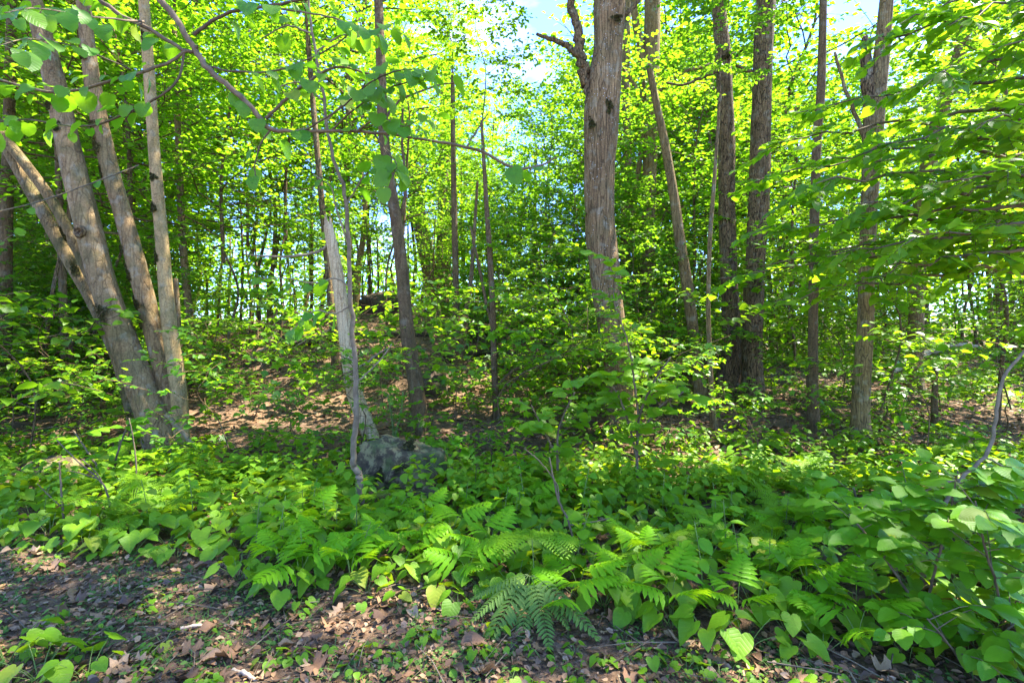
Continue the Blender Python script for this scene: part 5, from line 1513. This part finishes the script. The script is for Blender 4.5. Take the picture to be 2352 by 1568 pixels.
# ------------------------------------------------------------------ beech boughs reaching in from the right
def build_beech():
    bx, by = 7.1, 5.6
    og = (bx, by, float(ground_z(bx, by)))
    rt = thing('beech_tree', 'beech with layered leafy boughs reaching across in front of the moss-footed tree', 'tree', og)
    R = np.array([(bx, by, og[2], .15), (bx + .05, by, 2.2, .13), (bx - .05, by + .1, 5.0, .11), (bx, by + .1, 8.5, .08)])
    obj('trunk', trunk_geo(R, B_SMOOTH, og, 16, .1, 81, .03, .3), rt)
    add_crown(rt, R[-1][:3], CANOPY[3], 1.0, 2.0, og)
    r = np.random.RandomState(5)
    bigs = []; P = []; D = []; NN = []; S = []
    mb = MB()
    # boughs: end pixel, end depth, height on the trunk
    ends = [(1650, 640, 5.4, 2.3), (1720, 540, 5.0, 2.6), (1800, 430, 4.6, 3.0), (1780, 690, 5.0, 2.0), (1900, 590, 4.4, 2.4), (1960, 470, 4.2, 2.9), (2030, 330, 4.3, 3.6), (1830, 260, 5.2, 4.2), (2080, 560, 3.8, 2.5), (2150, 420, 3.8, 3.1),
            (2120, 200, 4.4, 4.6), (2240, 300, 3.9, 3.9), (1960, 120, 5.0, 5.2), (2280, 120, 4.4, 5.0), (1680, 420, 5.8, 3.4), 
            (1760, 610, 5.2, 2.4), (1850, 520, 4.7, 2.7), (1980, 640, 4.4, 2.3), (1910, 360, 4.7, 3.4), (2180, 60, 4.6, 5.2), (2340, 240, 3.7, 4.2), (1740, 340, 5.6, 3.8), (2060, 60, 5.0, 5.6)]
    for k, (px, py, Y, hz) in enumerate(ends):
        e = at(px, py, Y); b = Vector((bx - .02, by, hz))
        c1 = b.lerp(e, .35) + Vector((0, 0, .25)); c2 = b.lerp(e, .7) + Vector((0, 0, .18))
        path = smooth_path(np.array([b, c1, c2, e]), 16)
        path[2:-1] += r.normal(0, .03, (13, 3))
        V, Fs = tube(path - np.array(og), np.linspace(.032, .004, 16), 6, cap=False)
        bo = obj('bough', Geo(V, Fs, M_TWIG, True, 'bough'), rt)
        for q in range(18):
            f = .28 + .72 * (q + r.uniform(0, .9)) / 18; i = min(14, int(f * 15)); pb = path[i]; t = unit(path[i + 1] - path[i])
            s = 1 if q % 2 else -1; h = unit(np.cross(t, [0, 0, 1.0])) * s
            a = r.uniform(.3, 1.3); d = unit(t * math.cos(a) + h * math.sin(a) + np.array([0, 0, r.normal(-.02, .28)]))
            L_ = r.uniform(.3, .75) * (1.15 - .5 * f)
            V, Fs = tube(np.array([pb, pb + d * L_ * .5, pb + d * L_ + np.array([0, 0, -.05])]) - np.array(og), np.array([.005, .0035, .0015]), 4, cap=False)
            mb.add(V, Fs, M_TWIG)
            nl = int(7 + L_ * 9); hh = unit(np.cross(d, [0, 0, 1.0]))
            for m in range(nl):
                u = .1 + .9 * (m + .5) / nl; c = pb + d * L_ * u + np.array([0, 0, -.05]) * u * u
                ss = 1 if m % 2 else -1
                dd = d * .75 + hh * ss * r.uniform(.5, 1) + np.array([0, 0, -r.uniform(0, .3)]); nn = np.array([r.normal(0, .4), r.normal(-.1, .4), 1.0]); sz = .135 * r.uniform(.55, 1.2)
                dist = np.linalg.norm(c - np.array([0, 0, 1.5]))
                vis = c[1] > 1 and abs(c[0]) < c[1] and abs(c[2] - 1.5) < .67 * c[1]
                bigs.append((sz / dist if vis else 0, c, dd, nn, sz))
    obj('twigs', Geo(*merge_chunks(mb.ch), M_TWIG, True, 'twigs'), rt)
    bigs.sort(key=lambda q: -q[0])
    for k, (w, c, dd, nn, sz) in enumerate(bigs):
        if k < 290:
            obj('leaf', BEECHES[k % 3], rt, M=frame(c - np.array(og), dd, nn, sz))
        else:
            P.append(c - np.array(og)); D.append(dd); NN.append(nn); S.append(sz)
    V, Fs = scatter_leaves(T8, P, D, NN, np.array(S))
    stuff(obj('foliage', Geo(V, Fs, M_BEECHF, True, 'foliage'), rt))
build_beech()

# ------------------------------------------------------------------ dead twigs and the grey arching branch
def bare_twig(name, label, lines, Y, mat, cat='branch'):
    R0 = trace(lines[0], Y); z = float(ground_z(R0[0][0], R0[0][1])); og = (R0[0][0], R0[0][1], z)
    R0[0][2] = min(R0[0][2], z - .01)
    rt = thing(name, label, cat, og)
    for k, ln in enumerate(lines):
        R = R0 if k == 0 else trace(ln, Y)
        obj('stem' if k == 0 else 'twig', branch_geo(R, mat, og, 7, 30, k), rt)
bare_twig('arching_branch', 'pale grey bare branch arching over the serrate-leaved shrub', [[(2105, 1330, 9), (2150, 1200, 11), (2205, 1100, 10), (2262, 1050, 11), (2284, 990, 10), (2292, 920, 10), (2305, 870, 9), (2340, 820, 9), (2400, 760, 7)],
          [(2215, 1098, 8), (2170, 1108, 7), (2120, 1130, 5)], [(2265, 1050, 6), (2310, 1075, 5), (2352, 1120, 4)]], 3.7, M_GREYTWIG)
bare_twig('forked_twig', 'small forked grey twig lying over leaves in the lower shrub', [[(2000, 1300, 3), (2040, 1290, 5), (2075, 1280, 7), (2095, 1255, 6)], [(2080, 1272, 5), (2095, 1295, 4), (2100, 1310, 3)]], 3.3, M_GREYTWIG)
bare_twig('bare_twig', 'bare forked twig standing in the bed beside the bracken', [[(1325, 1260, 5), (1308, 1205, 5), (1284, 1150, 5), (1270, 1090, 4), (1262, 1050, 3)], [(1284, 1155, 4), (1278, 1110, 3), (1240, 1060, 3), (1205, 1030, 2)], [(1308, 1205, 3), (1350, 1200, 3), (1400, 1190, 2)]], 3.55, M_TWIG)
bare_twig('bare_twig', 'bare grey twig with many forks among leaves left of the bright ferns', [[(258, 1180, 5), (245, 1130, 5), (222, 1095, 5), (180, 1060, 4), (130, 1010, 3)], [(222, 1098, 4), (180, 1085, 3), (150, 1080, 2)], [(250, 1140, 4), (225, 1090, 3), (190, 1055, 3)]], 4.3, M_TWIG)
bare_twig('bare_twig', 'short knobbly upright twig in the leaves by the path rim', [[(148, 1200, 6), (143, 1160, 6), (140, 1110, 5), (136, 1060, 4)], [(143, 1165, 4), (115, 1140, 3), (85, 1110, 2)]], 4.0, M_TWIG)
bare_twig('bare_twig', 'straight thin twig standing left of the clump tree foot', [[(314, 1120, 4), (312, 1060, 4), (305, 1000, 3), (296, 960, 3)]], 4.6, M_TWIG)

# ------------------------------------------------------------------ leaf litter in front
def litter():
    r = np.random.RandomState(61)
    mb = MB(); P = []; D = []; NN = []; S = []
    def put(n, test, smin, smax, y0, y1):
        c = 0
        while c < n:
            y = r.uniform(y0, y1); x = r.uniform(-1.03 * y - 2, 1.03 * y + 2)
            if not test(x, y): continue
            c += 1; a = r.uniform(0, 6.28)
            P.append((x, y, float(ground_z(x, y)) + r.uniform(.002, .022))); D.append((math.cos(a), math.sin(a), r.normal(0, .22)))
            NN.append(np.array([0, 0, 1.0]) + r.normal(0, .4, 3)); S.append(r.uniform(smin, smax))
    put(16000, lambda x, y: y < bed_edge(x) + .35, .014, .052, 1.2, 4.4)
    put(3800, lambda x, y: y > bed_edge(x) + .3, .04, .09, 1.8, 6.5)
    put(17000, lambda x, y: True, .05, .11, 6.0, 18)
    V, Fs = scatter_leaves(TDEAD, P, D, NN, np.array(S))
    mt = MB(); mt.add(V, Fs, M_DEAD)
    for k in range(420):
        y = r.uniform(2.0, 4.0) if k < 220 else r.uniform(6, 15); x = r.uniform(-y, y); a = r.uniform(0, 6.28); L_ = r.uniform(.05, .3); z = float(ground_z(x, y)) + .02
        c, s_ = math.cos(a) * L_, math.sin(a) * L_
        V, Fs = tube(np.array([(x - c, y - s_, z), (x + r.normal(0, .01), y + r.normal(0, .01), z + r.uniform(.005, .02)), (x + c, y + s_, z)]), np.array([.003, .0025, .001]) * r.uniform(.6, 1.6), 4, cap=False)
        mt.add(V, Fs, M_TWIG if k % 3 else M_GREYTWIG)
    o = stuff(obj('leaf_litter', mt)); tag(o, 'dry brown leaf litter strewn over the ground', 'leaf litter')
    for k in range(200):
        for _ in range(60):
            y = r.uniform(2.2, 3.9); x = r.uniform(-y, y)
            if y < bed_edge(x) + .05: break
        a = r.uniform(0, 6.28)
        o = obj('fallen_leaf', DEADS[k % 5], M=frame((x, y, float(ground_z(x, y)) + .018), (math.cos(a), math.sin(a), r.normal(0, .15)), (r.normal(0, .3), r.normal(0, .3), 1), r.uniform(.045, .12)))
        kind = k % 5
        lab = {0: 'lobed brown oak leaf lying on the leaf litter', 1: 'curled brown maple leaf lying on the leaf litter', 2: 'narrow folded brown leaf lying on the leaf litter', 3: 'rounded crumpled brown leaf lying on the leaf litter', 4: 'lobed brown oak leaf lying on the leaf litter'}[kind]
        tag(o, lab, 'leaf', {0: 'fallen oak leaves', 4: 'fallen oak leaves', 1: 'fallen maple leaves', 2: 'fallen narrow leaves', 3: 'fallen rounded leaves'}[kind])
    # scraps of grass and moss between the leaves
    n = 14000; P = []
    while len(P) < n:
        y = r.uniform(1.2, 4.2); x = r.uniform(-y - 2, y + 2)
        if y < bed_edge(x) + .15 and mnoise.noise((x * 1.6, y * 1.6, 1)) > -.12 - .1 * r.uniform(): P.append((x, y, float(ground_z(x, y)) + r.uniform(0, .012)))
    P = np.array(P); D = r.normal(0, 1, (n, 3)); D[:, 2] = np.abs(D[:, 2]) * .55
    TG = (np.array([(-.06, 0, 0), (.06, 0, 0), (.045, .55, .02), (-.045, .55, .02), (0, 1, -.08)], float), np.array([(0, 1, 2), (0, 2, 3), (3, 2, 4)]))
    V, Fs = scatter_leaves(TG, P, D, np.array([0, 0, 1.0]) + r.normal(0, .3, (n, 3)), r.uniform(.02, .06, n))
    n2 = 8000; Q = P[r.randint(0, n, n2)] + r.normal(0, .03, (n2, 3)) * np.array([1, 1, .15]) + np.array([0, 0, .008])
    V2, F2 = scatter_leaves(T6, Q, r.normal(0, 1, (n2, 3)) * np.array([1, 1, .3]), np.array([0, 0, 1.0]) + r.normal(0, .4, (n2, 3)), r.uniform(.012, .04, n2))
    mb.add(V, Fs, M_GRASS); mb.add(V2, F2, M_GRASS)
    o = stuff(obj('grass_scraps', mb)); tag(o, 'dull green grass and leaf scraps between the fallen leaves', 'grass')
litter()
# seedlings on the litter
SD = [rosette(80 + k, SEEDLS if k % 2 else HEARTS, 3 + k % 3, .055, .05, .6) for k in range(6)]
r = np.random.RandomState(66)
for k in range(130):
    for _ in range(80):
        y = r.uniform(2.05, 3.7); x = r.uniform(-y, y)
        if y < bed_edge(x) - .02 and (r.uniform() < .35 or y < 2.6): break
    plant('litter_seedling', 'small green seedling sprouting through the leaf litter', 'seedling', SD[k % 6], x, y, r.uniform(0, 6.28), r.uniform(.6, 1.25), 'seedlings on the leaf litter')
for (px, py, s, lab) in ((15, 1500, 1.9, 'big broad-leaved seedling at the litter corner below the clump tree'), (90, 1540, 1.8, 'broad-leaved seedling with long pointed leaf on the litter'), (200, 1535, 1.4, 'pair of round green leaves standing on the litter')):
    p = on_ground(px, py + 25); plant('litter_seedling', lab, 'seedling', ROS[int(px) % 8], p.x, p.y, px, s * .6)
# sticks
for k, (a, b, w, lab) in enumerate((((408, 1452), (485, 1440), .011, 'pale broken stick lying on the leaf litter'), ((288, 1480), (345, 1466), .007, 'thin grey stick lying on the leaf litter'), ((535, 1545), (590, 1568), .012, 'grey stick end among leaves on the litter'), ((1130, 1440), (1150, 1400), .006, 'short brown stick by the rim of the bed'), ((690, 1505), (720, 1455), .003, 'thin orange stalk lying on the litter'))):
    p, q = on_ground(*a), on_ground(*b)
    o = obj('stick', branch_geo([(0, 0, .015, w), (*((q - p) / 2 + Vector((0, 0, .02))), w * .9), (*((q - p) + Vector((0, 0, .012))), w * .6)], M_PALE if k < 3 else M_TWIG, (0, 0, 0), 7, 10, k), loc=p)
    tag(o, lab, 'stick')
